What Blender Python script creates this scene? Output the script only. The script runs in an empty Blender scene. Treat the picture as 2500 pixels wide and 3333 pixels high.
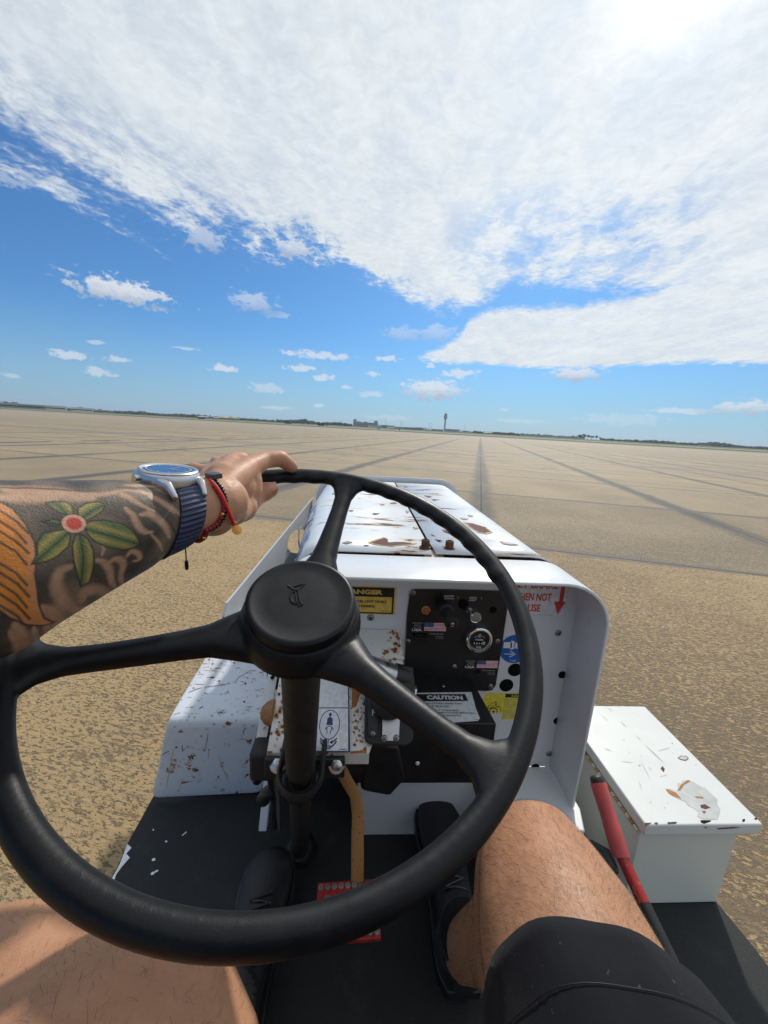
import bpy, bmesh, math, random
import numpy as np
from mathutils import Vector, Matrix
from mathutils.noise import noise as pnoise
R = math.radians
random.seed(7)
sc = bpy.context.scene
COL = sc.collection
H = 1.45                                   # eye above the concrete

# ------------------------------------------------------------------ camera
FPX, CXP, CYP = 1252.0, 1250.0, 1666.5     # focal length and centre in photograph pixels
YAW, PITCH, ROLL = R(3.6), R(12.33), R(3.18)
_f = np.array([math.sin(YAW)*math.cos(PITCH), math.cos(YAW)*math.cos(PITCH), -math.sin(PITCH)])
_r = np.array([math.cos(YAW), -math.sin(YAW), 0.0]); _u = np.cross(_r, _f)
CR = _r*math.cos(ROLL)+_u*math.sin(ROLL); CU = -_r*math.sin(ROLL)+_u*math.cos(ROLL); CF = _f
cam = bpy.data.cameras.new('camera'); co = bpy.data.objects.new('camera', cam); COL.objects.link(co)
co.matrix_world = Matrix(((CR[0], CU[0], -CF[0], 0), (CR[1], CU[1], -CF[1], 0), (CR[2], CU[2], -CF[2], H), (0, 0, 0, 1)))
cam.sensor_fit = 'VERTICAL'; cam.sensor_height = 36; cam.lens = FPX/3333*36
cam.clip_start = 0.02; cam.clip_end = 20000
sc.camera = co

def ray(px, py):
    d = (px-CXP)/FPX*CR-(py-CYP)/FPX*CU+CF
    return d/np.linalg.norm(d)
def onX(px, py, X): d = ray(px, py); return d*X/d[0]
def onY(px, py, Y): d = ray(px, py); return d*Y/d[1]
def onZ(px, py, Z): d = ray(px, py); return d*Z/d[2]
def zc(px, py, z): return CR*((px-CXP)/FPX*z)-CU*((py-CYP)/FPX*z)+CF*z

# ------------------------------------------------------------------ node helper
class NT:
    def __init__(s, tree): s.t = tree; s.n = tree.nodes; s.l = tree.links
    def new(s, typ, **kw):
        n = s.n.new(typ)
        for k, v in kw.items(): setattr(n, k, v)
        return n
    def put(s, sock, v):
        if isinstance(v, bpy.types.NodeSocket): s.l.new(v, sock)
        elif v is not None: sock.default_value = v
    def m(s, op, a, b=None, c=None, clamp=False):
        n = s.new('ShaderNodeMath', operation=op, use_clamp=clamp); s.put(n.inputs[0], a)
        if b is not None: s.put(n.inputs[1], b)
        if c is not None: s.put(n.inputs[2], c)
        return n.outputs[0]
    def vm(s, op, a, b=None, sc_=None):
        n = s.new('ShaderNodeVectorMath', operation=op); s.put(n.inputs[0], a)
        if b is not None: s.put(n.inputs[1], b)
        if sc_ is not None: s.put(n.inputs['Scale'], sc_)
        return n.outputs[0]
    def noise(s, v, scale, detail=4, rough=.55, dist=0, col=False):
        n = s.new('ShaderNodeTexNoise'); s.put(n.inputs['Vector'], v)
        n.inputs['Scale'].default_value = scale; n.inputs['Detail'].default_value = detail
        n.inputs['Roughness'].default_value = rough; n.inputs['Distortion'].default_value = dist
        return n.outputs[1] if col else n.outputs[0]
    def voro(s, v, scale, feat='F1', out='Distance'):
        n = s.new('ShaderNodeTexVoronoi', feature=feat); s.put(n.inputs['Vector'], v); n.inputs['Scale'].default_value = scale
        return n.outputs[out]
    def step(s, x, a, b, c=0.0, d=1.0, smooth=True):
        n = s.new('ShaderNodeMapRange'); n.interpolation_type = 'SMOOTHSTEP' if smooth else 'LINEAR'
        s.put(n.inputs['Value'], x); s.put(n.inputs['From Min'], a); s.put(n.inputs['From Max'], b)
        s.put(n.inputs['To Min'], c); s.put(n.inputs['To Max'], d); return n.outputs[0]
    def mix(s, f, a, b, typ='MIX'):
        n = s.new('ShaderNodeMix', data_type='RGBA', blend_type=typ); s.put(n.inputs[0], f)
        s.put(n.inputs[6], a if isinstance(a, bpy.types.NodeSocket) else (*a[:3], 1)); s.put(n.inputs[7], b if isinstance(b, bpy.types.NodeSocket) else (*b[:3], 1))
        return n.outputs[2]
    def scale(s, v, x, y, z):
        return s.vm('MULTIPLY', v, (x, y, z))
    def xyz(s, v):
        n = s.new('ShaderNodeSeparateXYZ'); s.put(n.inputs[0], v); return n.outputs
    def comb(s, x, y, z):
        n = s.new('ShaderNodeCombineXYZ'); s.put(n.inputs[0], x); s.put(n.inputs[1], y); s.put(n.inputs[2], z); return n.outputs[0]

def lin(r, g, b):
    f = lambda c: (c/255/12.92) if c/255 <= .04045 else ((c/255+.055)/1.055)**2.4
    return (f(r), f(g), f(b))

# ------------------------------------------------------------------ world: sky with its clouds
SUN_AZ, SUN_EL = R(24), R(42)              # azimuth measured from +Y towards +X
world = bpy.data.worlds.new('World'); sc.world = world; world.use_nodes = True
w = NT(world.node_tree); w.n.clear()
sky = w.new('ShaderNodeTexSky', sky_type='NISHITA'); sky.sun_disc = False
sky.sun_elevation = SUN_EL; sky.sun_rotation = SUN_AZ
sky.air_density = 1.0; sky.dust_density = .6; sky.ozone_density = 2.2
tc = w.new('ShaderNodeTexCoord'); D = tc.outputs['Generated']
dx, dy, dz = w.xyz(D)
az = w.m('MULTIPLY', w.m('ARCTAN2', dx, dy), 180/math.pi)
el = w.m('MULTIPLY', w.m('ARCSINE', dz), 180/math.pi)
def fcurve(x, x0, x1, pts, y0, y1):
    """height as a curve of azimuth"""
    n = w.new('ShaderNodeFloatCurve'); c = n.mapping.curves[0]
    P = [((a-x0)/(x1-x0), (b-y0)/(y1-y0)) for a, b in pts]
    c.points[0].location = P[0]; c.points[1].location = P[-1]
    for p in P[1:-1]: c.points.new(*p)
    n.mapping.update(); n.inputs[0].default_value = 1
    w.put(n.inputs[1], w.step(x, x0, x1, smooth=False))
    return w.step(n.outputs[0], 0.0, 1.0, y0, y1, smooth=False)
dzc = w.m('MAXIMUM', dz, .03)
u_, v_ = w.m('DIVIDE', dx, dzc), w.m('DIVIDE', dy, dzc)
PV = w.comb(u_, v_, 0.0)                    # a flat layer seen in perspective
# streak frame: the sheet is combed roughly front to back
th = R(-12)
us = w.m('ADD', w.m('MULTIPLY', u_, math.cos(th)), w.m('MULTIPLY', v_, math.sin(th)))
vs = w.m('ADD', w.m('MULTIPLY', u_, -math.sin(th)), w.m('MULTIPLY', v_, math.cos(th)))
PS = w.comb(us, w.m('MULTIPLY', vs, .55), 0.0)
n_big = w.noise(PS, 1.1, 3, .5); n_mid = w.noise(PS, 4.5, 5, .62, .4); n_fine = w.noise(PV, 19, 5, .66, .6)
warp = w.m('MULTIPLY', w.m('ADD', w.m('MULTIPLY', w.m('SUBTRACT', n_mid, .5), 11.0), w.m('MULTIPLY', w.m('SUBTRACT', n_fine, .5), 6.0)), w.step(az, -20, 14, 1.15, .42))
edge = fcurve(az, -60, 60, [(-60, 30), (-46, 26), (-38, 22.8), (-33, 21.6), (-27, 21.4), (-20, 21.2), (-12, 21.2), (-6, 20.8), (0, 19.0), (5, 17.2), (10, 15.7), (15, 16.6), (19, 18.0), (25, 18.3), (31, 17.2), (36, 16.0), (44, 14), (60, 13)], 0, 40)
soft = w.step(az, -30, 5, 3.2, 1.5)
e1 = w.m('ADD', w.m('SUBTRACT', el, edge), warp)
sheet = w.step(e1, w.m('MULTIPLY', soft, -.5), soft)
lo = fcurve(az, -60, 60, [(-60, 39), (2, 20), (5, 10), (9, 9.2), (14, 9.1), (25, 8.6), (36, 8.8), (46, 8.6), (60, 8)], 0, 40)
up = fcurve(az, -60, 60, [(-60, 0), (3, 8), (6, 9.4), (9.5, 10.8), (12.5, 12.8), (15, 15.4), (20, 15.9), (27, 16.0), (34, 16.6), (38, 18), (60, 22)], 0, 40)
wl = w.m('MULTIPLY', warp, .28)
lobe = w.m('MULTIPLY', w.step(w.m('ADD', w.m('SUBTRACT', el, lo), wl), -.1, .5), w.step(w.m('ADD', w.m('SUBTRACT', up, el), w.m('MULTIPLY', warp, .45)), -.4, .9))
sheet = w.m('MAXIMUM', sheet, lobe)
# thin places inside the sheet
thin = w.step(w.m('ADD', w.m('MULTIPLY', n_fine, .25), w.m('MULTIPLY', n_mid, .75)), .36, .60)
holes_az = w.m('MULTIPLY', w.step(w.m('ABSOLUTE', w.m('SUBTRACT', az, 25)), 6, 20, 1, 0), w.step(w.m('ABSOLUTE', w.m('SUBTRACT', el, 22)), 1, 8, 1, 0))
nearedge = w.step(w.m('SUBTRACT', el, edge), 1, 10, 1, 0)
leftside = w.step(az, -36, 2, 1, 0)
amt = w.m('MAXIMUM', w.m('MULTIPLY', holes_az, .75), w.m('MULTIPLY', nearedge, w.m('MULTIPLY', leftside, .95)))
amt = w.m('MAXIMUM', amt, .10)
dens = w.m('MULTIPLY', sheet, w.m('SUBTRACT', 1.0, w.m('MULTIPLY', amt, w.m('SUBTRACT', 1.0, thin))))
# small cumulus near the horizon: azimuth, elevation, half width, half height (degrees), strength
CUM = [(-29.5, 13.3, 5.6, 1.5, 1), (-15.2, 14.6, 3.3, 1.3, .55), (-12.4, 13.6, 2.8, .5, .4), (-34.7, 5.9, 2.2, .55, .7), (-32.4, 4.5, 1.6, .6, .6),
       (-30.6, 6.1, 1.4, .42, .6), (-32.5, 7.6, .9, .28, .5), (-18.9, 6.4, 2.1, .5, .8), (-6.6, 9.2, 5.0, .62, .75), (-9.0, 7.4, 2.6, .5, .75), (-5.7, 6.3, 1.6, .6, .7),
       (-13.4, 4.4, 2.6, .75, .45), (3.1, 9.4, 2.1, .45, .8), (.9, 7.3, 1.1, .4, .7), (9.6, 5.6, 4.8, 1.75, .95), (13.2, 7.9, 3.0, .65, .8), (8.9, 8.9, .8, .6, .7),
       (27.6, 7.9, 3.6, .95, .9), (.8, 4.6, 2.2, .5, .5), (45.0, 4.2, 3.2, 1.0, .8), (40.5, 3.7, 5.4, .42, .6), (-2.9, 5.3, .9, .35, .6), (-6.4, 2.6, 1.0, .3, .6),
       (-23.3, 8.3, 2.0, .2, .5), (-12.1, 1.9, 2.2, .35, .45), (33.7, 2.6, 6, .8, .3), (22, 1.9, 3.5, .4, .35), (5, 12.6, 3.2, 1.1, .38), (9.5, 12.8, 3, 1.3, .42), (48, 9.0, 6, .7, .7), (3.5, 1.5, 4, .4, .3), (-40, 3.2, 1.3, .3, .45), (-10, 21.0, 2.8, 1.3, .8), (-20.5, 20.2, 2.6, 1.5, .6), (-38.5, 20.5, 2.0, .7, .4), (19.5, 3.3, 1.2, .35, .5)]
AE = w.comb(az, w.m('MULTIPLY', el, 1.7), 0.0)
cw1 = w.noise(AE, .8, 5, .62); cw2 = w.noise(AE, .35, 2, .5)
cwarp = w.m('MULTIPLY', w.m('SUBTRACT', cw1, .5), 2.9)
cum = None; cumtop = None
for (a, e, hw, hh, s_) in CUM:
    ddx = w.m('DIVIDE', w.m('SUBTRACT', az, a), hw); ddy = w.m('DIVIDE', w.m('SUBTRACT', el, e), hh)
    rr = w.m('SQRT', w.m('ADD', w.m('MULTIPLY', ddx, ddx), w.m('MULTIPLY', ddy, ddy)))
    q = w.m('MULTIPLY', w.step(w.m('ADD', rr, cwarp), 1.0, .45), s_)
    cum = q if cum is None else w.m('MAXIMUM', cum, q)
    if hh > .9:
        tq = w.m('MULTIPLY', w.step(rr, 1.6, 1.0), w.step(w.m('ADD', ddy, w.m('MULTIPLY', cwarp, .6)), -.9, .4, 1, 0))
        cumtop = tq if cumtop is None else w.m('MAXIMUM', cumtop, tq)
# sun glow through the sheet
sd = np.array([math.sin(SUN_AZ+R(9))*math.cos(R(40)), math.cos(SUN_AZ+R(9))*math.cos(R(40)), math.sin(R(40))])
dot = w.new('ShaderNodeVectorMath', operation='DOT_PRODUCT'); w.put(dot.inputs[0], D); dot.inputs[1].default_value = sd
ang = w.m('MULTIPLY', w.m('ARCCOSINE', w.m('MINIMUM', dot.outputs['Value'], 1.0)), 180/math.pi)
glow = w.m('ADD', w.step(ang, 9, 0, 0, .6), w.step(ang, 75, 4, 0, .45, smooth=False))
relief = w.m('ADD', w.m('MULTIPLY', n_big, .14), w.m('ADD', w.m('MULTIPLY', w.m('SUBTRACT', n_mid, .5), .17), w.m('MULTIPLY', w.m('SUBTRACT', n_fine, .5), .22)))
CL = 10.6                                     # cloud radiance in sky units (before the background strength)
lum = w.m('ADD', w.m('ADD', .585, relief), w.m('MULTIPLY', glow, .42))
ccol = w.mix(glow, (.90, .975, 1.03), (1.0, 1.0, .985))
ccol = w.mix(n_mid, w.mix(1.0, ccol, (.95, .98, 1.02), 'MULTIPLY'), ccol); csheet = w.vm('SCALE', ccol, None, w.m('MULTIPLY', lum, CL))
ccum = w.mix(cumtop, (.86, .91, .97), (.50, .58, .70))
ccum = w.vm('SCALE', ccum, None, CL*.80)
skyc = w.mix(1.0, sky.outputs[0], (.37, .71, 1.02), 'MULTIPLY')
# the horizon veil of the photograph
veil = w.step(el, 0, 13, .60, 0)
skyc = w.mix(veil, skyc, (CL*.29, CL*.455, CL*.64))
c1 = w.mix(w.m('MULTIPLY', cum, .9), skyc, ccum)
c2 = w.mix(dens, c1, csheet)
bg = w.new('ShaderNodeBackground'); w.put(bg.inputs[0], c2); bg.inputs[1].default_value = .1
wo = w.new('ShaderNodeOutputWorld'); w.l.new(bg.outputs[0], wo.inputs[0])
try: world.cycles.sampling_method = 'MANUAL'; world.cycles.sample_map_resolution = 512
except Exception: pass

sun = bpy.data.lights.new('sun', 'SUN'); so = bpy.data.objects.new('sun', sun); COL.objects.link(so)
sun.energy = 2.8; sun.angle = R(2.2); sun.color = (1, .95, .87)
sv = Vector((math.sin(SUN_AZ)*math.cos(SUN_EL), math.cos(SUN_AZ)*math.cos(SUN_EL), math.sin(SUN_EL)))
so.rotation_euler = sv.to_track_quat('Z', 'Y').to_euler(); so.location = sv*50
sc.view_settings.view_transform = 'Standard'; sc.view_settings.look = 'None'
sc.view_settings.exposure = 0.04; sc.view_settings.gamma = 1
sc.cycles.max_bounces = 6; sc.cycles.use_denoising = True

# ------------------------------------------------------------------ mesh helpers
def link(ob, parent=None):
    COL.objects.link(ob)
    if parent is not None:
        ob.parent = parent; ob.matrix_parent_inverse = parent.matrix_world.inverted()
    return ob
def tag(o, label=None, cat=None, group=None, kind=None):
    if label: o['label'] = label
    if cat: o['category'] = cat
    if group: o['group'] = group
    if kind: o['kind'] = kind
    return o
def empty(name, loc, rz=0, label=None, cat=None, group=None):
    o = bpy.data.objects.new(name, None); o.empty_display_size = .1; COL.objects.link(o)
    o.matrix_world = Matrix.Translation(loc) @ Matrix.Rotation(rz, 4, 'Z')
    return tag(o, label, cat, group)
class MB:
    """collects shapes into ONE mesh; dz lifts camera-relative heights to the world"""
    def __init__(s, dz=H): s.v = []; s.f = []; s.mi = []; s.dz = dz
    def add(s, V, F, mi=0):
        b = len(s.v); s.v += [tuple(map(float, p)) for p in V]; s.f += [tuple(i+b for i in f) for f in F]; s.mi += [mi]*len(F); return s
    def box(s, x0, x1, y0, y1, z0, z1, mi=0, M=None):
        V = [(x, y, z) for z in (z0, z1) for y in (y0, y1) for x in (x0, x1)]
        if M is not None: V = [tuple(M @ Vector(p)) for p in V]
        return s.add(V, [(0, 2, 3, 1), (4, 5, 7, 6), (0, 1, 5, 4), (2, 6, 7, 3), (0, 4, 6, 2), (1, 3, 7, 5)], mi)
    def prism(s, poly, o, u, v, n, t, mi=0):
        """polygon (a,b) in the plane o + a u + b v, extruded t along n"""
        o, u, v, n = map(np.array, (o, u, v, n)); k = len(poly)
        area = sum(poly[i][0]*poly[(i+1) % k][1]-poly[(i+1) % k][0]*poly[i][1] for i in range(k))
        if (area > 0) != (np.dot(np.cross(u, v), n) > 0): poly = poly[::-1]
        A = [o+a*u+b*v for a, b in poly]; B = [p+n*t for p in A]
        F = [tuple(range(k, 2*k)), tuple(range(k-1, -1, -1))]+[(i, (i+1) % k, k+(i+1) % k, k+i) for i in range(k)]
        return s.add(A+B, F, mi)
    def lathe(s, prof, o, n, seg=32, mi=0, cap=True):
        """profile (radius, height along n)"""
        o = np.array(o, float); n = np.array(n, float)/np.linalg.norm(n)
        a = np.cross(n, [0, 0, 1.] if abs(n[2]) < .9 else [1., 0, 0]); a /= np.linalg.norm(a); b = np.cross(n, a)
        V = []; F = []
        for r, h in prof:
            for i in range(seg):
                t = 2*math.pi*i/seg; V.append(o+n*h+(a*math.cos(t)+b*math.sin(t))*r)
        for j in range(len(prof)-1):
            for i in range(seg):
                F.append((j*seg+i, j*seg+(i+1) % seg, (j+1)*seg+(i+1) % seg, (j+1)*seg+i))
        if cap:
            F.append(tuple(range(seg-1, -1, -1))); F.append(tuple(range((len(prof)-1)*seg, len(prof)*seg)))
        return s.add(V, F, mi)
    def cyl(s, p, q, r, seg=20, mi=0, r2=None):
        p = np.array(p, float); q = np.array(q, float); L = np.linalg.norm(q-p)
        return s.lathe([(r, 0), (r if r2 is None else r2, L)], p, q-p, seg, mi)
    def tube(s, pts, rad, seg=12, mi=0, up=None, flat=None, round_end=False):
        """swept tube; rad number/list; flat = list of second radius along 'up'"""
        P = [np.array(p, float) for p in pts]; n = len(P)
        rad = [rad]*n if np.isscalar(rad) else list(rad)
        fl = rad if flat is None else ([flat]*n if np.isscalar(flat) else list(flat))
        if round_end:
            d0 = (P[0]-P[1]); d0 /= np.linalg.norm(d0); d1 = (P[-1]-P[-2]); d1 /= np.linalg.norm(d1)
            A = []; ra = []; fa = []
            for k in (85, 60, 35): c, sn = math.cos(R(k)), math.sin(R(k)); A.append(P[0]+d0*rad[0]*sn); ra.append(rad[0]*c); fa.append(fl[0]*c)
            B = []; rb = []; fb = []
            for k in (35, 60, 85): c, sn = math.cos(R(k)), math.sin(R(k)); B.append(P[-1]+d1*rad[-1]*sn); rb.append(rad[-1]*c); fb.append(fl[-1]*c)
            P = A+P+B; rad = ra+rad+rb; fl = fa+fl+fb; n = len(P)
        T = [P[min(i+1, n-1)]-P[max(i-1, 0)] for i in range(n)]; T = [t/np.linalg.norm(t) for t in T]
        ref = np.array(up, float) if up is not None else (np.array([0, 0, 1.]) if abs(T[0][2]) < .9 else np.array([1., 0, 0]))
        V = []; F = []
        for i in range(n):
            b = ref-T[i]*np.dot(ref, T[i]); b /= np.linalg.norm(b); a = np.cross(T[i], b)
            if up is None: ref = b
            for k in range(seg):
                t = 2*math.pi*k/seg; V.append(P[i]+a*math.cos(t)*rad[i]+b*math.sin(t)*fl[i])
        for i in range(n-1):
            for k in range(seg): F.append((i*seg+k, i*seg+(k+1) % seg, (i+1)*seg+(k+1) % seg, (i+1)*seg+k))
        F.append(tuple(range(seg-1, -1, -1))); F.append(tuple(range((n-1)*seg, n*seg)))
        return s.add(V, F, mi)
    def grid(s, G, mi=0, close=False):
        """G: rows of points"""
        m = len(G[0]); V = [p for row in G for p in row]; F = []
        for i in range(len(G)-1):
            for j in range(m if close else m-1):
                F.append((i*m+j, i*m+(j+1) % m, (i+1)*m+(j+1) % m, (i+1)*m+j))
        return s.add(V, F, mi)
    def build(s, name, mats, parent=None, smooth=True, bevel=0, bseg=2, solid=0, angle=40, offset=-1):
        me = bpy.data.meshes.new(name)
        me.from_pydata([(x, y, z+s.dz) for x, y, z in s.v], [], s.f)
        mats = mats if isinstance(mats, (list, tuple)) else [mats]
        for m_ in mats: me.materials.append(m_)
        me.polygons.foreach_set('material_index', s.mi)
        me.update()
        bm = bmesh.new(); bm.from_mesh(me); bmesh.ops.recalc_face_normals(bm, faces=bm.faces); bm.to_mesh(me); bm.free()
        if smooth:
            me.polygons.foreach_set('use_smooth', [True]*len(me.polygons))
            me.set_sharp_from_angle(angle=R(angle))
        ob = bpy.data.objects.new(name, me); link(ob, parent)
        if solid:
            md = ob.modifiers.new('solid', 'SOLIDIFY'); md.thickness = solid; md.offset = offset
        if bevel:
            md = ob.modifiers.new('bevel', 'BEVEL'); md.width = bevel; md.segments = bseg; md.limit_method = 'ANGLE'; md.angle_limit = R(35)
        return ob

# ------------------------------------------------------------------ materials
def mat(name):
    m = bpy.data.materials.new(name); m.use_nodes = True; n = NT(m.node_tree); n.n.clear()
    b = n.new('ShaderNodeBsdfPrincipled'); o = n.new('ShaderNodeOutputMaterial'); n.l.new(b.outputs[0], o.inputs[0])
    return m, n, b
def bump(n, b, h, strength=.3, dist=.002):
    k = n.new('ShaderNodeBump'); k.inputs['Strength'].default_value = strength; k.inputs['Distance'].default_value = dist
    n.put(k.inputs['Height'], h); n.l.new(k.outputs[0], b.inputs['Normal'])
def simple(name, col, rough=.5, metal=0, var=.12, vs_=30, bmp=0, bscale=200, spec=None, coat=0):
    m, n, b = mat(name); P = n.new('ShaderNodeTexCoord').outputs['Object']
    t = n.noise(P, vs_, 4)
    f = n.step(t, .3, .7, 1-var, 1+var, smooth=False)
    c = n.vm('SCALE', n.mix(0.0, col, col), None, f)
    n.put(b.inputs['Base Color'], c); b.inputs['Metallic'].default_value = metal
    n.put(b.inputs['Roughness'], n.step(t, .3, .7, max(0, rough-.06), min(1, rough+.08)))
    if spec is not None: b.inputs['Specular IOR Level'].default_value = spec
    if coat: b.inputs['Coat Weight'].default_value = coat
    if bmp: bump(n, b, n.noise(P, bscale, 3), bmp, .001)
    return m
def flat(name, col, rough=.5, spec=.4):
    m, n, b = mat(name); P = n.new('ShaderNodeTexCoord').outputs['Object']
    c = n.vm('SCALE', n.mix(0.0, col, col), None, n.step(n.noise(P, 120, 3), .3, .7, .88, 1.1))
    n.put(b.inputs['Base Color'], c); b.inputs['Roughness'].default_value = rough; b.inputs['Specular IOR Level'].default_value = spec
    return m
RUST = (.20, .055, .014); RUSTD = (.075, .032, .028); HALO = (.50, .27, .09)
def paint(name, base=(.78, .80, .82), chip=0.0, st=(1, 1, 1), sc_=9.0, dots=0.0, dsc=60.0, scratch=0.0, stain=.0, rough=.35, grey=0.0, off=(0, 0, 0), seam_=0):
    """old white enamel: chips down to rusty metal, rust dots with halos, scratches, dull stains"""
    m, n, b = mat(name); P0 = n.new('ShaderNodeTexCoord').outputs['Object']
    P = n.vm('ADD', P0, off)
    c = n.mix(0.0, base, base)
    dirt = n.noise(P, 6, 5, .6)
    c = n.mix(n.step(dirt, .45, .8, 0, .25+stain), c, (base[0]*.74, base[1]*.72, base[2]*.66))
    c = n.mix(n.step(n.noise(P, 45, 4, .7), .55, .8, 0, .18), c, (.50, .50, .50))
    h = None
    if chip:
        Ps = n.vm('MULTIPLY', P, st)
        a = n.noise(Ps, sc_, 7, .62, .5); k = n.m('ADD', a, n.m('MULTIPLY', n.m('SUBTRACT', n.noise(P, 3.2, 2), .5), .35))
        if seam_: X_, Y_, Z_ = n.xyz(P0); k = n.m('ADD', k, n.m('MAXIMUM', n.step(n.m('ABSOLUTE', n.m('SUBTRACT', X_, .1575)), .085, .0, 0, .055), n.step(Y_, .80, .75, 0, .05)))
        c = n.mix(n.step(k, .585-chip, .655-chip, 0, .6), c, HALO)
        core = n.step(k, .650-chip, .656-chip)
        c2_ = n.mix(n.step(n.noise(Ps, 30, 4), .42, .6), RUSTD, n.mix(n.step(n.noise(P, 60, 3), .4, .6), RUST, (.20, .19, .20)))
        c = n.mix(core, c, c2_); h = core
    if dots:
        wp = n.vm('ADD', P, n.vm('SCALE', n.noise(P, 90, 2, col=True), None, .006))
        dn = n.voro(wp, dsc)
        thr = n.step(n.noise(P, 9, 3), .34, .66, dots*.12, dots)
        c = n.mix(n.m('MULTIPLY', n.step(dn, n.m('MULTIPLY', thr, 1.0), n.m('MULTIPLY', thr, .35)), .75), c, (.50, .22, .05))
        d2 = n.step(dn, n.m('MULTIPLY', thr, .5), n.m('MULTIPLY', thr, .38)); c = n.mix(d2, c, (.13, .05, .025))
        h = d2 if h is None else n.m('MAXIMUM', h, d2)
    if scratch:
        for ang_, q in ((.5, 0), (1.15, 7), (-.7, 3)):
            ca, sa = math.cos(ang_), math.sin(ang_)
            X, Y, Z = n.xyz(P)
            a1 = n.m('ADD', n.m('MULTIPLY', X, ca), n.m('MULTIPLY', Y, sa)); a2 = n.m('ADD', n.m('MULTIPLY', X, -sa), n.m('MULTIPLY', Y, ca))
            s1 = n.voro(n.comb(n.m('MULTIPLY', a1, 11), n.m('MULTIPLY', a2, 150), n.m('ADD', n.m('MULTIPLY', Z, 12), q)), 1.0)
            c = n.mix(n.m('MULTIPLY', n.step(s1, scratch, scratch*.6), .75), c, (.36, .36, .36))
    if grey: c = n.mix(grey, c, (.33, .34, .36))
    n.put(b.inputs['Base Color'], c)
    n.put(b.inputs['Roughness'], n.step(dirt, .3, .8, rough-.05, rough+.2) if h is None else n.m('MAXIMUM', n.step(dirt, .3, .8, rough-.05, rough+.2), n.m('MULTIPLY', h, .8)))
    hh = n.m('MULTIPLY', n.noise(P, 70, 3), .25)
    if h is not None: hh = n.m('SUBTRACT', hh, n.m('MULTIPLY', h, .8))
    bump(n, b, hh, .35, .0012)
    return m

# ------------------------------------------------------------------ ground
A0 = R(16.72); X0, Y0 = .17, 5.22; SX, SY = 4.42, 4.6     # slab joints run 16.7 degrees right of the tug
m_gr, n, b = mat('old_concrete')
P = n.new('ShaderNodeTexCoord').outputs['Object']; X, Y, Z = n.xyz(P)
xj = n.m('SUBTRACT', n.m('MULTIPLY', X, math.cos(A0)), n.m('MULTIPLY', Y, math.sin(A0)))
yj = n.m('ADD', n.m('MULTIPLY', X, math.sin(A0)), n.m('MULTIPLY', Y, math.cos(A0)))
qx = n.m('DIVIDE', n.m('SUBTRACT', xj, X0), SX); qy = n.m('DIVIDE', n.m('SUBTRACT', yj, Y0), SY)
jx = n.m('MULTIPLY', n.m('ABSOLUTE', n.m('SUBTRACT', qx, n.m('ROUND', qx))), SX)   # metres to the nearest joint
jy = n.m('MULTIPLY', n.m('ABSOLUTE', n.m('SUBTRACT', qy, n.m('ROUND', qy))), SY)
idx = n.comb(n.m('FLOOR', qx), n.m('FLOOR', qy), 0.0)
wn = n.new('ShaderNodeTexWhiteNoise', noise_dimensions='3D'); n.l.new(idx, wn.inputs['Vector'])
rowid = n.m('ROUND', qx)
# soft far look + rough near look
PJ = n.comb(xj, yj, 0.0); PSt = n.comb(n.m('MULTIPLY', xj, .32), yj, 0.0)
big = n.noise(PJ, .35, 4, .6); med = n.noise(PSt, 2.2, 5, .65); fine = n.noise(PSt, 30, 5, .72); grit = n.noise(PJ, 140, 4, .72)
near = n.m('LESS_THAN', qy, 0.0)                                                  # slabs nearer than the first cross joint
c = n.mix(n.step(big, .35, .68), (.43, .315, .165), (.34, .255, .14))
c = n.mix(n.m('MULTIPLY', near, .9), n.mix(.55, c, (.35, .275, .165)), n.mix(.6, c, (.46, .300, .130)))
c = n.mix(n.step(wn.outputs['Value'], 0, 1, 0, .22, smooth=False), c, (.33, .28, .21))
# dark worn texture: eroded paste between the stones, streaked along the broom direction
dist_ = n.m('SQRT', n.m('ADD', n.m('MULTIPLY', X, X), n.m('MULTIPLY', Y, Y)))
P1 = n.comb(n.m('MULTIPLY', xj, .42), yj, 0.0)
pat = n.noise(n.comb(n.m('MULTIPLY', X, .55), n.m('MULTIPLY', Y, .55), 3.0), 1.0, 4, .6)
s1 = n.noise(P1, 30, 5, .74, .5); s2 = n.noise(P1, 78, 4, .74, .3); s3 = n.noise(P1, 150, 3, .7); s4 = n.noise(P1, 9, 3, .6)
right = n.m('MULTIPLY', n.step(X, .1, 1.3), n.step(dist_, 2.2, 6.0, 1, .15))          # rougher slab right of the tug
roughness_ = n.m('ADD', n.m('ADD', n.m('MULTIPLY', n.m('SUBTRACT', pat, .5), .17), n.m('MULTIPLY', n.m('SUBTRACT', s4, .5), .09)), n.m('ADD', n.m('MULTIPLY', right, .075), n.m('MULTIPLY', n.m('MULTIPLY', n.m('GREATER_THAN', qy, 0.0), n.m('LESS_THAN', qy, 1.0)), .035)))
q1 = n.step(n.m('ADD', s1, roughness_), .566, .635); q2 = n.step(n.m('ADD', s2, n.m('MULTIPLY', roughness_, .9)), .530, .61)
k = n.m('MAXIMUM', n.m('MULTIPLY', q1, .56), n.m('MULTIPLY', q2, .78))
k = n.m('MULTIPLY', k, n.step(dist_, 3, 26, 1.0, .38))
c = n.mix(n.m('MULTIPLY', n.step(s3, .35, .65), .35), c, n.vm('MULTIPLY', c, (.72, .70, .72)))
dk = n.mix(n.noise(PJ, 7, 2), (.090, .066, .040), (.080, .068, .068))
c = n.mix(k, c, dk)
c = n.mix(n.m('MULTIPLY', n.step(grit, .32, .2), .5), c, (.74, .62, .42))
c = n.mix(n.m('MULTIPLY', n.step(pat, .45, .75), .22), c, (.24, .19, .13))
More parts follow.
